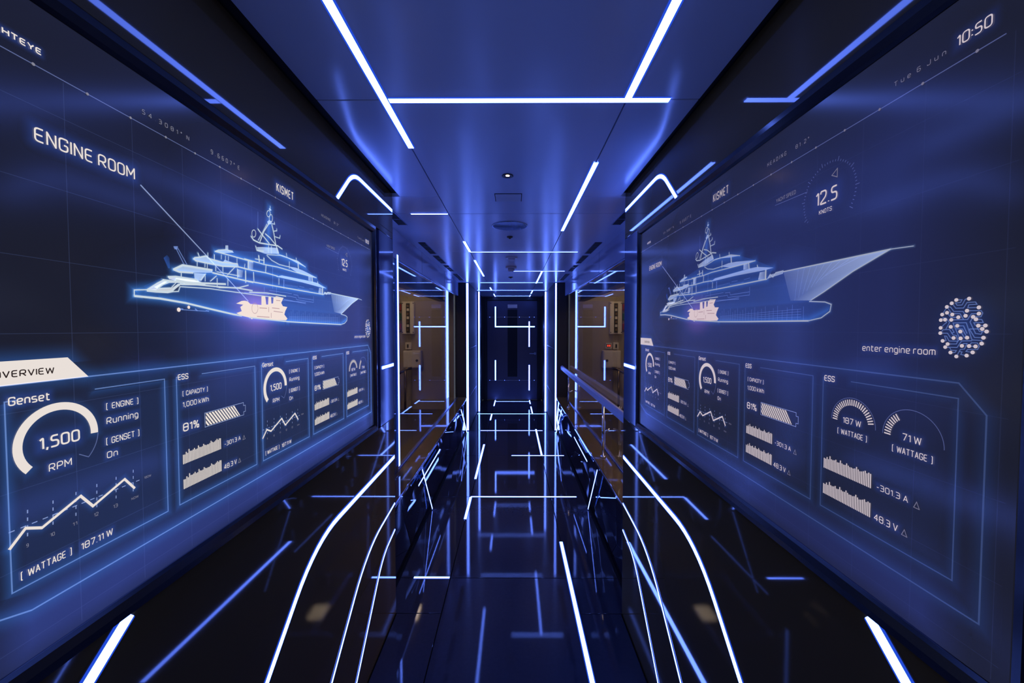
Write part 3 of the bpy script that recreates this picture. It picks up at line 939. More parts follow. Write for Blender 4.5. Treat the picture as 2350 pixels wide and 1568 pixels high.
put('dial_pointer', Flat().line([(q[0] - .006, q[1] - .002), (q[0] + .006, q[1] - .009), (q[0] + .006, q[1] + .006)], .0013, True), 'text_dim', .0009)

# overview tab and outer frame
tp, tr, tb = c5(755, 100), c5(990, 315), c5(0, 425)
f = Flat().poly([(T0 + .012, tp[1]), (tp[0], tp[1]), (tr[0], tr[1]), (T0 + .012, tr[1])])
put('overview_tab', f, 'text', .0007)
put('overview_tab_glow', Flat().fade_line([(T0 + .012, tp[1]), tp, tr], .05), 'g_line', .0003)
e = c5(602, 272); e2 = c5(602, 198)
put('overview_lettering', words('OVERVIEW', e[0] - .0635, e[0], e[1] - .001, (e2[1] - e[1]), 1.0, .012), 'dark', .0013)
ch0, ch1 = r7(1963, 262), r7(2130, 455)
zb = LP(30, 1425)[1]
OUT = [(T0 + .012, tr[1]), (ch0[0], tr[1]), (ch1[0], ch1[1]), (ch1[0], zb), (0.50, zb), (T0 + .012, zb + .026)]
put('outer_frame', Flat().line(OUT, .0020), 'frame', .0008)
put('outer_frame_glow', Flat().fade_line(OUT, .045), 'g_line', .0003)

# data panels
PANEL, PW = 0.248, 0.223
TOPP, BOTP = c5(1795, 352)[1], c6(1805, 648)[1]
for k in range(5):
    a0 = .481 + PANEL * k
    gap = .105 if k in (0, 2) else .060
    fr = [(a0 + .012, TOPP), (a0, TOPP), (a0, BOTP), (a0 + PW, BOTP), (a0 + PW, TOPP), (a0 + gap, TOPP)]
    put('panel_frame', Flat().line(fr, .0016), 'frame', .0008)
    put('panel_frame_glow', Flat().fade_line(fr, .032), 'g_line', .0003)
G = (0.0, PANEL * 2)
text('Genset', c5, (80, 650), (557, 583), (85, 548), 'genset_title', shift=G, bold=.008)
gc = (.547, -.1535)
ga = c5(130, 1150)[0]; gb = c5(1097, 940)[0]
gr = (gb - ga) / 2; gc = ((ga + gb) / 2, c5(725, 597)[1] - (gb - ga) / 2)
for d in G:
    c = (gc[0] + d, gc[1])
    put('speed_gauge', Flat().arc(c, gr * .80, gr, -3, 221), 'text', .0009)
    pts = [(c[0] + gr * .9 * math.cos(math.radians(a)), c[1] + gr * .9 * math.sin(math.radians(a))) for a in range(0, 222, 10)]
    put('speed_gauge_glow', Flat().fade_line(pts, .034), 'g_line', .0004)
    th = [(c[0] + gr * math.cos(math.radians(a)), c[1] + gr * math.sin(math.radians(a))) for a in range(-4, -48, -4)]
    th.append((c[0] + gr * .62 * math.cos(math.radians(-40)), c[1] + gr * .78 * math.sin(math.radians(-44))))
    put('gauge_remainder', Flat().line(th, .0011), 'line_dim', .0008)
text('1,500', c5, (430, 1150), (892, 1036), (405, 1010), 'rpm_reading', shift=G, bold=.006)
text('RPM', c5, (540, 1390), (800, 1312), (535, 1302), 'rpm_unit', shift=G)
text('[  ENGINE  ]', c5, (1187, 688), (1548, 618), (1187, 618), 'engine_caption', shift=G)
text('Running', c5, (1190, 845), (1548, 782), (1190, 768), 'engine_state', shift=G)
text('[  GENSET  ]', c5, (1187, 1080), (1560, 983), (1187, 1006), 'genset_caption', shift=G)
text('On', c5, (1195, 1232), (1318, 1207), (1195, 1157), 'genset_state', shift=G)
text('[  WATTAGE  ]', c6, (225, 1378), (800, 1095), (225, 1290), 'wattage_caption', shift=G)
text('187.11 W', c6, (905, 1035), (1262, 878), (898, 958), 'wattage_reading', shift=G)
chart = [c6(*p) for p in ((95, 1040), (280, 797), (465, 792), (900, 435), (1040, 548), (1395, 245), (1510, 348))]
for d in G:
    P = [(p[0] + d, p[1]) for p in chart]
    put('power_curve', Flat().line(P, .0036), 'text', .0010)
    put('power_curve_glow', Flat().fade_line(P, .022), 'g_line', .0004)
    f = Flat()
    def dash(a, b_, n, duty):
        for i in range(n):
            s0, s1 = i / n, (i + duty) / n
            f.line([(a[0] + (b_[0] - a[0]) * s0 + d, a[1] + (b_[1] - a[1]) * s0), (a[0] + (b_[0] - a[0]) * s1 + d, a[1] + (b_[1] - a[1]) * s1)], .0012)
    dash(c6(90, 850), c6(1600, 240), 15, .5)
    for (x, ya, yb) in ((303, 590, 935), (590, 485, 800), (848, 390, 700), (1083, 300, 600), (1300, 220, 500), (1493, 140, 420)):
        dash(c6(x, ya), c6(x, yb), 4, .45)
    put('chart_dashes', f, 'line', .0008)
for s_, x, y in (('9', 300, 1012), ('10', 583, 886), ('11', 835, 768), ('12', 1075, 662), ('13', 1292, 567)):
    w_ = 14 if len(s_) == 1 else 25
    text(s_, c6, (x - w_, y), (x + w_, y - 4), (x - w_, y - 40), 'chart_hour', 'text_dim', glow=False, shift=G)
text('NOW', c6, (1470, 482), (1550, 448), (1470, 455), 'chart_hour', 'text_dim', glow=False, shift=G)
text('180W', c6, (1615, 242), (1692, 214), (1615, 216), 'chart_limit', 'text_dim', glow=False, shift=G)

E = (0.0, PANEL * 2)
text('ESS', c7, (117, 231), (222, 215), (117, 173), 'storage_title', shift=(0.0, PANEL * 2, PANEL * 3), bold=.008)
text('[  CAPACITY  ]', c7, (165, 388), (416, 340), (165, 340), 'capacity_caption', shift=E)
text('1,000 kWh', c7, (166, 500), (426, 444), (166, 446), 'capacity_reading', shift=E)
text('81%', c7, (170, 745), (330, 702), (170, 660), 'charge_reading', shift=E, bold=.006)
for d in E:
    bat = [(388, 557), (775, 455), (777, 490), (794, 487), (791, 533), (777, 540), (775, 578), (388, 700)]
    P = [(c7(*p)[0] + d, c7(*p)[1]) for p in bat]
    zt, zl = (P[0][1] + P[1][1]) / 2, (P[6][1] + P[7][1]) / 2
    nx = (zt - zl) / 4
    P = [(P[0][0], zt), (P[1][0], zt), (P[1][0], zt - nx), (P[3][0], zt - nx), (P[3][0], zl + nx), (P[1][0], zl + nx), (P[1][0], zl), (P[0][0], zl)]
    put('battery_outline', Flat().line(P, .0011, True), 'line', .0008)
    xa, xb = P[0][0] + .002, c7(742, 580)[0] + d
    sl_ = (zt - zl) * .72
    f = Flat(); n = 13; st = (xb - xa + sl_ * .0) / n
    for i in range(-6, n):
        b0 = xa + st * i + sl_; b1 = b0 + st * .62
        # stripe leaning left going up, clipped at the left edge
        q = []
        for (bx, tx) in ((b0, b0 - sl_), (b1, b1 - sl_)):
            if bx <= xa: q.append(None); continue
            k = 1.0 if tx >= xa else (bx - xa) / sl_
            q.append(((min(bx, xb + 0), zl + .0015), (bx - sl_ * k, zl + .0015 + (zt - zl - .003) * k)))
        if None in q or b0 > xb: continue
        f.add([q[0][0], q[1][0], q[1][1], q[0][1]], [(0, 1, 2, 3)])
    put('battery_charge', f, 'text', .0009)
BH = [.72, .70, .86, .74, 1.0, .82, .80, .84, .92, .78, .80, 1.0, .84, .80, .82, .97, .86, .80, .82, .80, .85, 1.0, .88, .80, .84, .90, .98, .86, .95, .92]


def bars(x0, x1, zl, zh, d):
    f = Flat(); n = len(BH); st = (x1 - x0) / n
    for i, h_ in enumerate(BH):
        f.add([(x0 + st * i + d, zl), (x0 + st * (i + .6) + d, zl), (x0 + st * (i + .6) + d, zl + (zh - zl) * h_), (x0 + st * i + d, zl + (zh - zl) * h_)], [(0, 1, 2, 3)])
    put('history_bars', f, 'text', .0009)


ba, bb = c7(172, 1070), c7(555, 917)
bt = c7(210, 925)[1]
b2, bt2 = (c7(172, 1320)[1] + c7(555, 1140)[1]) / 2, c7(210, 1172)[1]
zl1 = (ba[1] + bb[1]) / 2
for d in (0.0, PANEL * 2, PANEL * 3 - .004):
    bars(ba[0], bb[0], zl1, bt, d); bars(ba[0], bb[0], b2, bt2, d)
E3 = (0.0, PANEL * 2, PANEL * 3 - .004)
text('-301.3 A', c7, (585, 882), (745, 834), (585, 838), 'current_reading', shift=E3)
text('48.3 V', c7, (580, 1116), (707, 1072), (580, 1066), 'voltage_reading', shift=E3)
for d in E3:
    for (x, y) in ((780, 803), (736, 1033)):
        q = c7(x, y)
        put('trend_mark', Flat().line([(q[0] - .004 + d, q[1] - .004), (q[0] + .004 + d, q[1] - .004), (q[0] + d, q[1] + .005)], .0010, True), 'text_dim', .0009)
for (xl, xr, xt, yt, nt) in ((1197, 1463, 1305, 345, 26), (1505, 1880, 1650, 415, 9)):
    a, c, t = r7(xl, 520), r7(xr, 600), r7(xt, yt)
    rad = (c[0] - a[0]) / 2; ctr = ((a[0] + c[0]) / 2, t[1] - rad)
    f = Flat()
    for k in range(nt):
        an = math.radians(178 - k * 6.6)
        f.line([(ctr[0] + rad * r_ * math.cos(an), ctr[1] + rad * r_ * math.sin(an)) for r_ in (.70, .93)], .0019)
    put('wattage_dial_ticks', f, 'text', .0009)
    put('wattage_dial_arc', Flat().arc(ctr, rad - .0009, rad, 0, 180), 'line_dim', .0008)
text('187 W', r7, (1268, 500), (1377, 524), (1268, 463), 'dial_reading')
text('[  WATTAGE  ]', r7, (1236, 560), (1412, 611), (1236, 528), 'dial_caption')
text('71 W', r7, (1624, 608), (1740, 630), (1624, 563), 'dial_reading')
text('[  WATTAGE  ]', r7, (1563, 668), (1808, 740), (1563, 630), 'dial_caption')

# circuit fingerprint
def cF(x, y): return RP(2130 + x / 8.712, 660 + y / 8.712)
NODE = [(578, 250), (834, 223), (486, 316), (389, 388), (1030, 398), (792, 465), (392, 505), (295, 541), (497, 541), (1030, 523),
        (763, 566), (618, 595), (914, 587), (972, 637), (268, 652), (352, 645), (477, 648), (467, 787), (597, 767), (1018, 764),
        (1160, 762), (1097, 829), (264, 808), (257, 913), (659, 881), (1185, 881), (523, 1010), (664, 1018), (793, 1004), (1122, 1005),
        (304, 1068), (404, 1131), (356, 1192), (1086, 1122), (690, 1168), (833, 1172), (962, 1179), (461, 1301), (905, 1298), (578, 1379), (784, 1362)]
TRACK = [[(578, 250), (690, 245), (660, 300), (560, 310), (590, 355), (690, 350), (755, 235), (834, 223)],
         [(486, 316), (565, 415), (720, 410), (790, 300), (960, 290), (990, 335), (825, 345), (805, 405), (1030, 398)],
         [(389, 388), (460, 390), (525, 480), (710, 480), (763, 566)], [(389, 388), (295, 541)], [(389, 388), (480, 520), (650, 525), (720, 640)],
         [(792, 465), (1070, 460), (1105, 510), (1070, 585), (914, 587), (850, 690), (960, 920), (1070, 935), (1097, 890)],
         [(392, 505), (465, 598), (618, 595)], [(477, 648), (800, 640), (880, 525), (1030, 523)], [(972, 637), (1085, 640), (1115, 700), (925, 705), (960, 764)],
         [(1018, 764), (1160, 762)], [(835, 829), (1097, 829)], [(990, 800), (1040, 881), (1185, 881)], [(835, 829), (940, 1000), (1122, 1005)],
         [(640, 1018), (510, 710), (775, 705), (890, 1050), (1086, 1060), (1086, 1122)], [(597, 767), (720, 767), (790, 920)],
         [(570, 825), (695, 830), (793, 1004)], [(659, 881), (740, 1004), (793, 1004)], [(268, 652), (310, 605), (370, 610), (440, 700), (365, 835)],
         [(352, 645), (380, 700), (330, 740), (264, 808)], [(257, 913), (310, 845), (440, 840), (510, 950), (580, 960), (600, 1050)],
         [(467, 787), (530, 895), (480, 915)], [(257, 913), (400, 915), (460, 1005), (523, 1010)], [(304, 1068), (370, 1060), (340, 970), (380, 975), (430, 1070), (600, 1075), (664, 1018)],
         [(404, 1131), (575, 1130), (620, 1050)], [(356, 1192), (590, 1200), (680, 1070), (890, 1065)], [(440, 1200), (470, 1255), (575, 1260), (550, 1300), (461, 1301)],
         [(690, 1168), (720, 1120), (790, 1120), (740, 1230), (655, 1240), (578, 1379)], [(833, 1172), (962, 1179)], [(850, 1140), (880, 1105), (1000, 1110), (1035, 1180), (1000, 1240), (800, 1240), (770, 1280), (905, 1298)],
         [(640, 1280), (690, 1290), (665, 1340), (784, 1362)]]
put('fingerprint_glow', Flat().fade_disc(cF(720, 810), .05, .058), 'g_blue', .0003)
f = Flat()
for t in TRACK: f.line([cF(*p) for p in t], .0011)
put('fingerprint_tracks', f, 'frame', .0008)
f = Flat()
for n_ in NODE: f.disc(cF(*n_), .0024, 12)
put('fingerprint_nodes', f, 'text', .0010)

# ship picture ------------------------------------------------------
hull = [cA(*p) for p in ((140, 1085), (660, 1095), (700, 1035), (1300, 1085))] + [cB(*p) for p in ((100, 1130), (500, 1150), (950, 1135), (1040, 1118), (1365, 1182), (1290, 1240), (1165, 1360), (1215, 1380), (1235, 1410), (1210, 1470), (1160, 1490), (520, 1455), (100, 1412))] + [cA(*p) for p in ((1330, 1367), (1050, 1302), (760, 1232), (450, 1177), (140, 1145))]
put('hull_fill', Flat().poly(hull, [.55] * 4 + [.35] * 3 + [.8, 1, 1, .9, .5, .5, .7, .9, .9, .8] + [.7] * 5), 'g_fill', .0003)
upper = [cA(*p) for p in ((700, 1035), (880, 880), (1080, 850), (1030, 755), (1110, 612), (1320, 600))] + [cB(*p) for p in ((150, 620), (420, 640), (735, 800), (868, 928), (985, 1055), (950, 1135), (500, 1150), (100, 1130))] + [cA(1300, 1085)]
put('deck_fill', Flat().poly(upper, [.5] * 6 + [.5] * 8 + [.5]), 'g_fill', .00032)
bow = [cB(*p) for p in ((1040, 1118), (1368, 1182), (1290, 1240), (1165, 1360), (1080, 1340))]
put('bow_fill', Flat().poly(bow, [.2, 1, .8, .6, .1]), 'g_white', .00045)
dk = [cB(*p) for p in ((1090, 1400), (1190, 1400), (1200, 1440), (1100, 1445))]
for nm, path, w in (('hull_glow', hull[-6:] + hull[10:12][::-1] * 0, .05),):
    put(nm, Flat().fade_line([cB(520, 1455), cB(100, 1412), cA(1330, 1367), cA(1050, 1302), cA(760, 1232), cA(450, 1177), cA(140, 1145), cA(140, 1075), cA(400, 1040), cA(640, 950), cA(900, 960)], .036), 'g_ship', .0004)
put('hull_glow', Flat().fade_line([cB(520, 1450), cB(800, 1465), cB(1160, 1480), cB(1225, 1430)], .03), 'g_ship', .0004)
put('deck_glow', Flat().fade_line([cA(610, 830), cA(850, 850), cA(1230, 905), cA(1568, 985), cB(520, 1055), cB(950, 1130)], .035), 'g_ship', .00042)
put('deck_glow', Flat().fade_line([cA(850, 705), cA(1200, 760), cA(1400, 800), cB(0, 820), cB(400, 905), cB(800, 980), cB(985, 1055)], .035), 'g_ship', .00044)
put('deck_glow', Flat().fade_line([cA(1110, 610), cA(1290, 640), cB(0, 700), cB(400, 800), cB(865, 928)], .035), 'g_ship', .00046)
put('mast_glow', Flat().fade_line([cB(310, 100), cB(300, 260), cB(290, 420), cB(270, 580), cB(430, 650), cB(735, 800)], .055), 'g_ship', .00048)

Wd = .0026
BRIGHT = [  # (crop, width factor, points)
    ('A', 1, [(140, 1145), (140, 1075), (290, 1072), (420, 990), (480, 960)]), ('A', 2.6, [(290, 1080), (400, 1092), (540, 1100), (600, 1088)]),
    ('A', 1.7, [(600, 1085), (660, 1020), (700, 1002)]), ('A', 1, [(430, 1052), (490, 1010), (560, 985), (645, 985), (585, 1050), (430, 1055)]),
    ('A', 1, [(540, 1100), (672, 1092), (690, 1035)]), ('A', 2, [(545, 918), (640, 915), (860, 948), (900, 962)]),
    ('A', 2.4, [(480, 956), (600, 972), (760, 988), (900, 992), (1240, 1005)]), ('A', 3.2, [(640, 960), (760, 985), (900, 1000), (960, 1005)]),
    ('A', 1.7, [(700, 1008), (900, 1012), (1100, 1032), (1400, 1055), (1560, 1084)]), ('A', 1.3, [(1150, 1047), (1400, 1047), (1512, 1018)]),
    ('A', 1, [(690, 1035), (1040, 1058), (1560, 1129)]), ('A', 2.4, [(610, 830), (720, 778), (830, 795), (1080, 838)]), ('A', 2, [(610, 830), (680, 858), (850, 870)]),
    ('A', 1, [(1000, 880), (940, 962)]), ('A', 1, [(1130, 905), (1055, 970)]), ('A', 1, [(705, 870), (705, 915)]), ('A', .9, [(1137, 935), (1137, 1050)]),
    ('A', .9, [(1265, 940), (1265, 1025)]), ('A', .7, [(993, 900), (993, 970)]), ('A', 1.8, [(1080, 868), (1230, 905), (1568, 985)]),
    ('A', 1.6, [(850, 702), (870, 687), (930, 682), (1000, 667), (1050, 702), (1200, 742), (1380, 762), (1390, 800)]),
    ('A', 1.6, [(850, 702), (880, 725), (1030, 757), (1200, 790), (1400, 800), (1568, 842)]), ('A', 1.1, [(905, 630), (922, 675)]), ('A', .8, [(1025, 630), (1025, 690)]),
    ('A', 1.1, [(1103, 650), (1103, 720)]), ('A', .8, [(1470, 765), (1465, 810)]), ('A', .7, [(897, 735), (897, 790)]), ('A', .7, [(990, 750), (990, 800)]),
    ('A', .7, [(1018, 755), (1018, 815)]), ('A', .9, [(1120, 770), (1120, 850)]), ('A', .9, [(1205, 795), (1205, 870)]), ('A', 1, [(1350, 800), (1260, 895)]),
    ('A', .9, [(1130, 857), (1400, 906)]), ('A', 1.2, [(1380, 820), (1380, 925)]), ('A', 1.2, [(1110, 612), (1150, 597), (1240, 592), (1320, 610)]),
    ('A', 1.4, [(1110, 612), (1290, 660), (1500, 720), (1568, 740)]), ('A', 1.3, [(1510, 725), (1510, 820)]), ('A', 1.2, [(1480, 840), (1482, 985)]),
    ('A', .6, [(1187, 650), (1187, 705)]), ('A', .6, [(1237, 665), (1237, 715)]), ('A', .6, [(1272, 670), (1272, 720)]), ('A', .6, [(1375, 690), (1375, 760)]),
    ('B', 1.4, [(60, 1100), (270, 1112), (500, 1150)]), ('B', 1, [(100, 1130), (180, 1142), (460, 1172)]), ('B', 1.6, [(0, 960), (520, 1055), (950, 1130)]),
    ('B', 1.4, [(0, 820), (260, 870), (400, 910)]), ('B', 1.3, [(0, 700), (240, 770), (400, 800), (640, 870), (800, 915), (865, 928)]),
    ('B', 1.6, [(45, 720), (45, 815)]), ('B', 1.3, [(260, 770), (255, 870)]), ('B', 1.3, [(110, 860), (115, 970)]), ('B', 1.6, [(15, 840), (15, 985)]), ('B', .9, [(415, 935), (415, 1010)]),
    ('B', 2, [(815, 920), (820, 980)]), ('B', 3, [(940, 1050), (940, 1130)]), ('B', 1, [(270, 660), (330, 720), (420, 770), (540, 800)]), ('B', 1, [(540, 735), (540, 820)]), ('B', 2.4, [(645, 750), (650, 820)]),
    ('B', 1.5, [(300, 270), (235, 370), (185, 500)]), ('B', .9, [(270, 285), (210, 400), (165, 480)]), ('B', 1.8, [(330, 290), (355, 400), (375, 520), (410, 640)]), ('B', 1.6, [(160, 340), (220, 420), (300, 520)]),
    ('B', 1.6, [(250, 400), (310, 450), (380, 540)]), ('B', 1.8, [(80, 430), (110, 475), (180, 510), (300, 530), (400, 545), (455, 585)]), ('B', 1, [(330, 280), (365, 285), (360, 260)]),
    ('B', 1, [(355, 370), (390, 365), (388, 340)]), ('B', 1, [(365, 435), (425, 455), (430, 420)]), ('B', 1.4, [(135, 545), (150, 600), (230, 612)]), ('B', 1, [(290, 540), (290, 620)]), ('B', 1, [(325, 550), (325, 640)]),
    ('B', 2.2, [(172, 660), (180, 740)]), ('B', 2.2, [(235, 690), (235, 760)]), ('B', 1, [(130, 702), (240, 722)]), ('B', 1, [(505, 635), (510, 680)]), ('B', 1.2, [(622, 690), (625, 735)]), ('B', 1.4, [(880, 975), (885, 1000)]),
    ('B', 1.3, [(1040, 1115), (1370, 1180)]), ('B', 1, [(1165, 1360), (1210, 1320), (1290, 1240), (1370, 1180)]), ('B', .7, [(1370, 1180), (1410, 1195)]),
    ('B', 1, [(1160, 1365), (1215, 1382), (1235, 1400), (1232, 1440), (1205, 1475), (1160, 1490)]), ('B', 1.8, [(60, 1405), (520, 1455), (800, 1472), (1160, 1490)]),
    ('A', 2.2, [(140, 1147), (450, 1178), (760, 1232), (1050, 1302), (1330, 1367), (1430, 1385)]), ('B', .8, [(310, 70), (312, 115)]),
    ('B', 1, [(955, 1130), (968, 1100), (985, 1130), (1000, 1102), (1040, 1108)]), ('B', 1, [(270, 650), (430, 660), (520, 690), (640, 730), (735, 800)])]
f = Flat(); CR = {'A': cA, 'B': cB}
for c, w, pts in BRIGHT: f.line([CR[c](*p) for p in pts], Wd * w * .62)
for cx_, cy_, rx_, ry_ in ((113, 398, 24, 44), (290, 160, 21, 38), (318, 215, 20, 46)):
    P = [cB(cx_ + rx_ * math.cos(a * math.pi / 9), cy_ + ry_ * math.sin(a * math.pi / 9)) for a in range(18)]
    f.line(P, Wd * .6, True)
put('ship_linework', f, 'yacht', .0010)
f = Flat()
for c, w, pts in BRIGHT: f.fade_line([CR[c](*p) for p in pts], Wd * (w * .62 + 2.6))
put('ship_linework_glow', f, 'g_halo', .0007)
put('ship_backdrop_glow', Flat().fade_disc((1.06, .045), .50, .17), 'g_back', .00011)
f = Flat()
for pts in ([(290, 1075), (400, 1010), (480, 962), (560, 965), (430, 1045), (400, 1085)], [(545, 915), (640, 912), (870, 948), (960, 985), (1000, 1012), (760, 1008), (640, 965), (560, 945)],
            [(300, 1075), (430, 1055), (590, 1055), (670, 1000), (710, 1005), (600, 1092), (520, 1104), (300, 1092)]):
    put('stern_pale_fill', Flat().poly([cA(*p) for p in pts], [.9] * len(pts)), 'g_cream', .00062)
f = Flat()
for c, pts in (('A', [(610, 830), (730, 772), (1080, 838), (1080, 868), (860, 868), (700, 862)]), ('A', [(860, 870), (1000, 880), (950, 962), (870, 970)]),
               ('A', [(850, 702), (900, 682), (1010, 662), (1060, 712), (1200, 747), (1230, 712), (1380, 767), (1380, 798), (1200, 783), (1000, 743), (880, 722)]),
               ('A', [(1238, 540), (1270, 540), (1272, 600), (1236, 600)]), ('A', [(1110, 612), (1170, 594), (1320, 607), (1340, 627), (1200, 635)]),
               ('B', [(380, 915), (450, 900), (820, 975), (880, 992), (985, 1055), (940, 1050), (700, 985)]), ('B', [(520, 790), (620, 808), (700, 840), (800, 890), (868, 928), (790, 913), (640, 868)]),
               ('B', [(380, 640), (460, 658), (640, 730), (737, 800), (640, 757), (520, 692)]), ('B', [(150, 560), (160, 610), (250, 640), (300, 640), (420, 640), (400, 570), (220, 560)]),
               ('B', [(275, 255), (300, 235), (330, 255), (325, 285), (285, 290)]), ('B', [(300, 90), (315, 105), (330, 118), (312, 125), (296, 112)]), ('B', [(950, 1128), (962, 1102), (1040, 1108), (1038, 1128)]),
               ('A', [(380, 1040), (520, 965), (640, 960), (470, 1010), (420, 1060)]), ('A', [(640, 930), (860, 955), (960, 990), (960, 1020), (720, 1005), (640, 980)])):
    P = [CR[c](*p) for p in pts]
    put('ship_pale_fill', Flat().poly(P, [.8] * len(P)), 'g_white', .0006)
for c, pts in (('B', [(45, 720), (110, 740), (105, 830), (45, 815)]), ('A', [(1385, 825), (1450, 840), (1440, 925), (1385, 925)]), ('A', [(1515, 730), (1568, 745), (1568, 830), (1515, 820)]), ('B', [(900, 1050), (940, 1060), (940, 1130), (890, 1110)]), ('B', [(770, 905), (815, 920), (815, 975), (770, 960)])):
    put('bulkhead_fill', Flat().poly([CR[c](*p) for p in pts], [.7, .2, .2, .7]), 'g_white', .00065)
f = Flat()
for c, w, pts in (('A', 1.1, [(640, 570), (740, 770)]), ('A', 1.1, [(665, 575), (775, 770)]), ('A', 2, [(615, 560), (665, 560)]), ('A', 2, [(622, 575), (660, 578)]), ('A', .9, [(690, 1310), (1000, 1330)]), ('A', 1.6, [(690, 1300), (730, 1305)]), ('A', 1.6, [(870, 1300), (900, 1325)]), ('A', 1.4, [(1000, 1325), (1040, 1330)]),
                  ('B', .5, [(163, 135), (163, 330)]), ('B', 2, [(475, 950), (475, 1060)]), ('B', .7, [(340, 800), (340, 1060)]), ('B', .6, [(300, 1080), (570, 1120)]), ('B', .7, [(590, 1130), (645, 1140), (650, 1170), (830, 1195)]),
                  ('B', .7, [(510, 1148), (620, 1165), (625, 1190), (830, 1225), (830, 1150)]), ('B', .8, [(470, 1185), (740, 1240)]), ('B', .8, [(460, 1200), (740, 1225)]), ('B', .5, [(660, 1030), (720, 1045)]), ('B', .5, [(780, 1060), (830, 1066)]), ('B', .5, [(640, 1060), (780, 1085)]),
                  ('B', .6, [(240, 1040), (240, 1110)]), ('B', .6, [(385, 1040), (385, 1115)]), ('B', .9, [(0, 1105), (300, 1130)])):
    f.line([CR[c](*p) for p in pts], Wd * w * .62)
for k in range(9):
    a = cB(495 + 17 * k, 1015 + 2.4 * k); f.line([a, (a[0] + .0015, a[1] - .0005)], .003)
for k in range(26):
    a = cB(540 + 24 * k, 1445 + 1.6 * k); h_ = .022 + .010 * (k % 3) / 2
    f.line([a, (a[0], a[1] + h_)], .0007)
for k in range(4):
    a, b_ = cB(540, 1435 - 14 * k), cB(1130, 1462 - 18 * k)
    f.line([a, b_], .0006)
for k in range(9):
    a, b_ = cB(1110 + 24 * k, 1135 + 5 * k), cB(1100 + 16 * k, 1345 - 17 * k)
    f.line([a, b_], .0006)
put('ship_fine_linework', f, 'yacht_dim', .0008)
f = Flat().poly([cA(*p) for p in ((495, 690), (535, 655), (565, 690), (572, 815), (550, 815))], [1, .6, .6, .9, .9]).poly([cA(*p) for p in ((250, 1030), (470, 930), (480, 950), (300, 1050))], [.6] * 4)
put('stern_flag', f, 'g_blue', .0006)
f = Flat().disc(cA(675, 1312), .0040).disc(cA(795, 1282), .0032)
put('propeller_hubs', f, 'engine', .0010)
put('engine_glow', Flat().fade_disc(cB(150, 1310), .13, .085), 'g_pink', .0005)
put('engine_glow', Flat().fade_disc(cB(120, 1300), .16, .10), 'g_blue', .00052)
eng = [cA(1365, 1238), cA(1430, 1207), cA(1500, 1200), cB(0, 1205), cB(40, 1212), cB(70, 1242), cB(205, 1255), cB(205, 1152), cB(250, 1150), cB(262, 1250), cB(285, 1250), cB(290, 1155), cB(320, 1155), cB(325, 1240), cB(345, 1235), cB(350, 1165), cB(385, 1150), cB(470, 1170), cB(442, 1230), cB(462, 1270), cB(515, 1280), cB(490, 1330), cB(480, 1370), cB(517, 1420), cB(500, 1440), cB(330, 1432), cB(105, 1412), cB(90, 1428), cB(70, 1408), cA(1420, 1382), cA(1368, 1352), cA(1432, 1330), cA(1415, 1280), cA(1450, 1252)]
put('engine_picture', Flat().poly(eng), 'engine', .0009)
f = Flat()
P = [cB(125 + 37 * math.cos(a * math.pi / 10), 1295 + 62 * math.sin(a * math.pi / 10)) for a in range(20)]
f.line(P, .0012, True)
for pts in ([(180, 1290), (270, 1296)], [(290, 1280), (290, 1340)], [(330, 1290), (420, 1300)], [(150, 1392), (300, 1402)], [(350, 1330), (460, 1345)], [(380, 1200), (430, 1205)], [(320, 1350), (320, 1410)]):
    f.line([cB(*p) for p in pts], .0018)
put('engine_details', f, 'engine_ink', .0012)

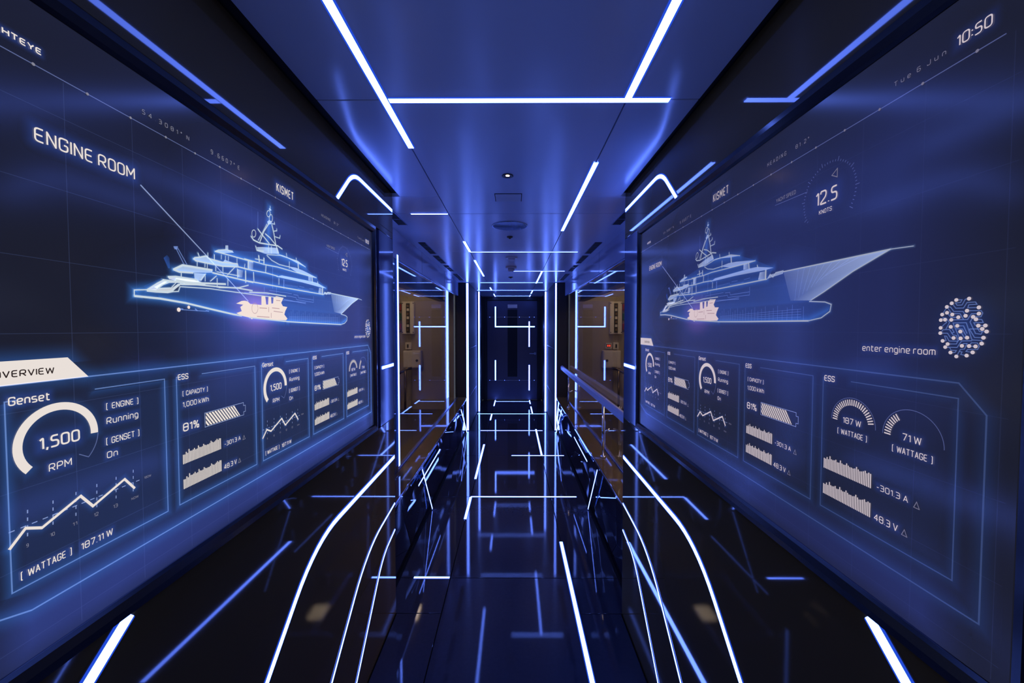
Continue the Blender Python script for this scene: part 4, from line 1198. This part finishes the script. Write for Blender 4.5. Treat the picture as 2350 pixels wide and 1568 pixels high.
# ------------------------------------------------------------------ assemble both screens from shared meshes
ORG = (T0, Z0)
SHARED = []
STUFF = {'header_dots', 'ship_fine_linework', 'ship_linework', 'ship_linework_glow', 'grid_lines', 'history_bars', 'battery_charge', 'chart_dashes', 'wattage_dial_ticks', 'speed_dial', 'fingerprint_nodes', 'fingerprint_tracks', 'engine_details'}
for nm, fl, mat, h_ in PICTURE:
    me = bpy.data.meshes.new(nm)
    me.from_pydata([(p[0] - T0, p[1] - Z0, h_) for p in fl.v], [], fl.f)
    at = me.attributes.new('fade', 'FLOAT', 'POINT')
    at.data.foreach_set('value', [float(a) for a in fl.a])
    me.materials.append(mat); me.update()
    SHARED.append((nm, me))
mb = MB().box(0, T1 - T0, 0, Z1 - Z0, -.012, 0)
dis = mb.build('display', U['display']); dis_me = dis.data; bpy.data.objects.remove(dis)
fb = MB()
wd, hg, bw, pr = T1 - T0, Z1 - Z0, .033, .011
rings = [(0.0, -.003), (0.006, pr * .55), (bw * .55, pr), (bw, pr * .7), (bw, -.004)]
vs, fs = [], []
for (o_, h_) in rings:
    vs += [(-o_, -o_, h_), (wd + o_, -o_, h_), (wd + o_, hg + o_, h_), (-o_, hg + o_, h_)]
for i in range(len(rings) - 1):
    for k in range(4):
        fs.append((i * 4 + k, i * 4 + (k + 1) % 4, (i + 1) * 4 + (k + 1) % 4, (i + 1) * 4 + k))
M['bezel'] = pbr('black_satin_bezel', (0.014, 0.014, 0.016), 0.22, var=0.1, scale=12)
fr = fb.add(vs, fs).build('screen_frame', M['bezel']); fr_me = fr.data; bpy.data.objects.remove(fr)
for side in ('left', 'right'):
    if side == 'left':
        r = empty('wall_screen', (WL + .003, T0, EYE + Z0)); r.rotation_euler = Matrix(((0, 0, 1), (1, 0, 0), (0, 1, 0))).to_euler()
        tag(r, 'big wall display on the left wall, ship picture and OVERVIEW tab', 'screen', 'corridor wall screens')
    else:
        r = empty('wall_screen', (WR - .003, SB - T0, EYE + Z0)); r.rotation_euler = Matrix(((0, 0, -1), (-1, 0, 0), (0, 1, 0))).to_euler()
        tag(r, 'big wall display on the right wall, clock at top and circuit fingerprint near its edge', 'screen', 'corridor wall screens')
    parts = {}
    for nm, me in [('display', dis_me), ('screen_frame', fr_me)]:
        o = bpy.data.objects.new(nm, me); COL.objects.link(o); o.parent = r; parts[nm] = o
    for nm, me in SHARED:
        o = bpy.data.objects.new(nm, me); COL.objects.link(o); o.parent = parts['display']
        if nm in STUFF: o['kind'] = 'stuff'
        if side == 'right':
            k_ = .35 if 'grid' in nm else .26 if ('frame' in nm or 'panel_area' in nm) else .45 if 'glow' in nm else .62 if ('hull' in nm or 'deck' in nm or 'ship' in nm or 'bow' in nm) else .80
            o.color = (k_ * .93, k_ * .88, k_ * 1.05, 1)
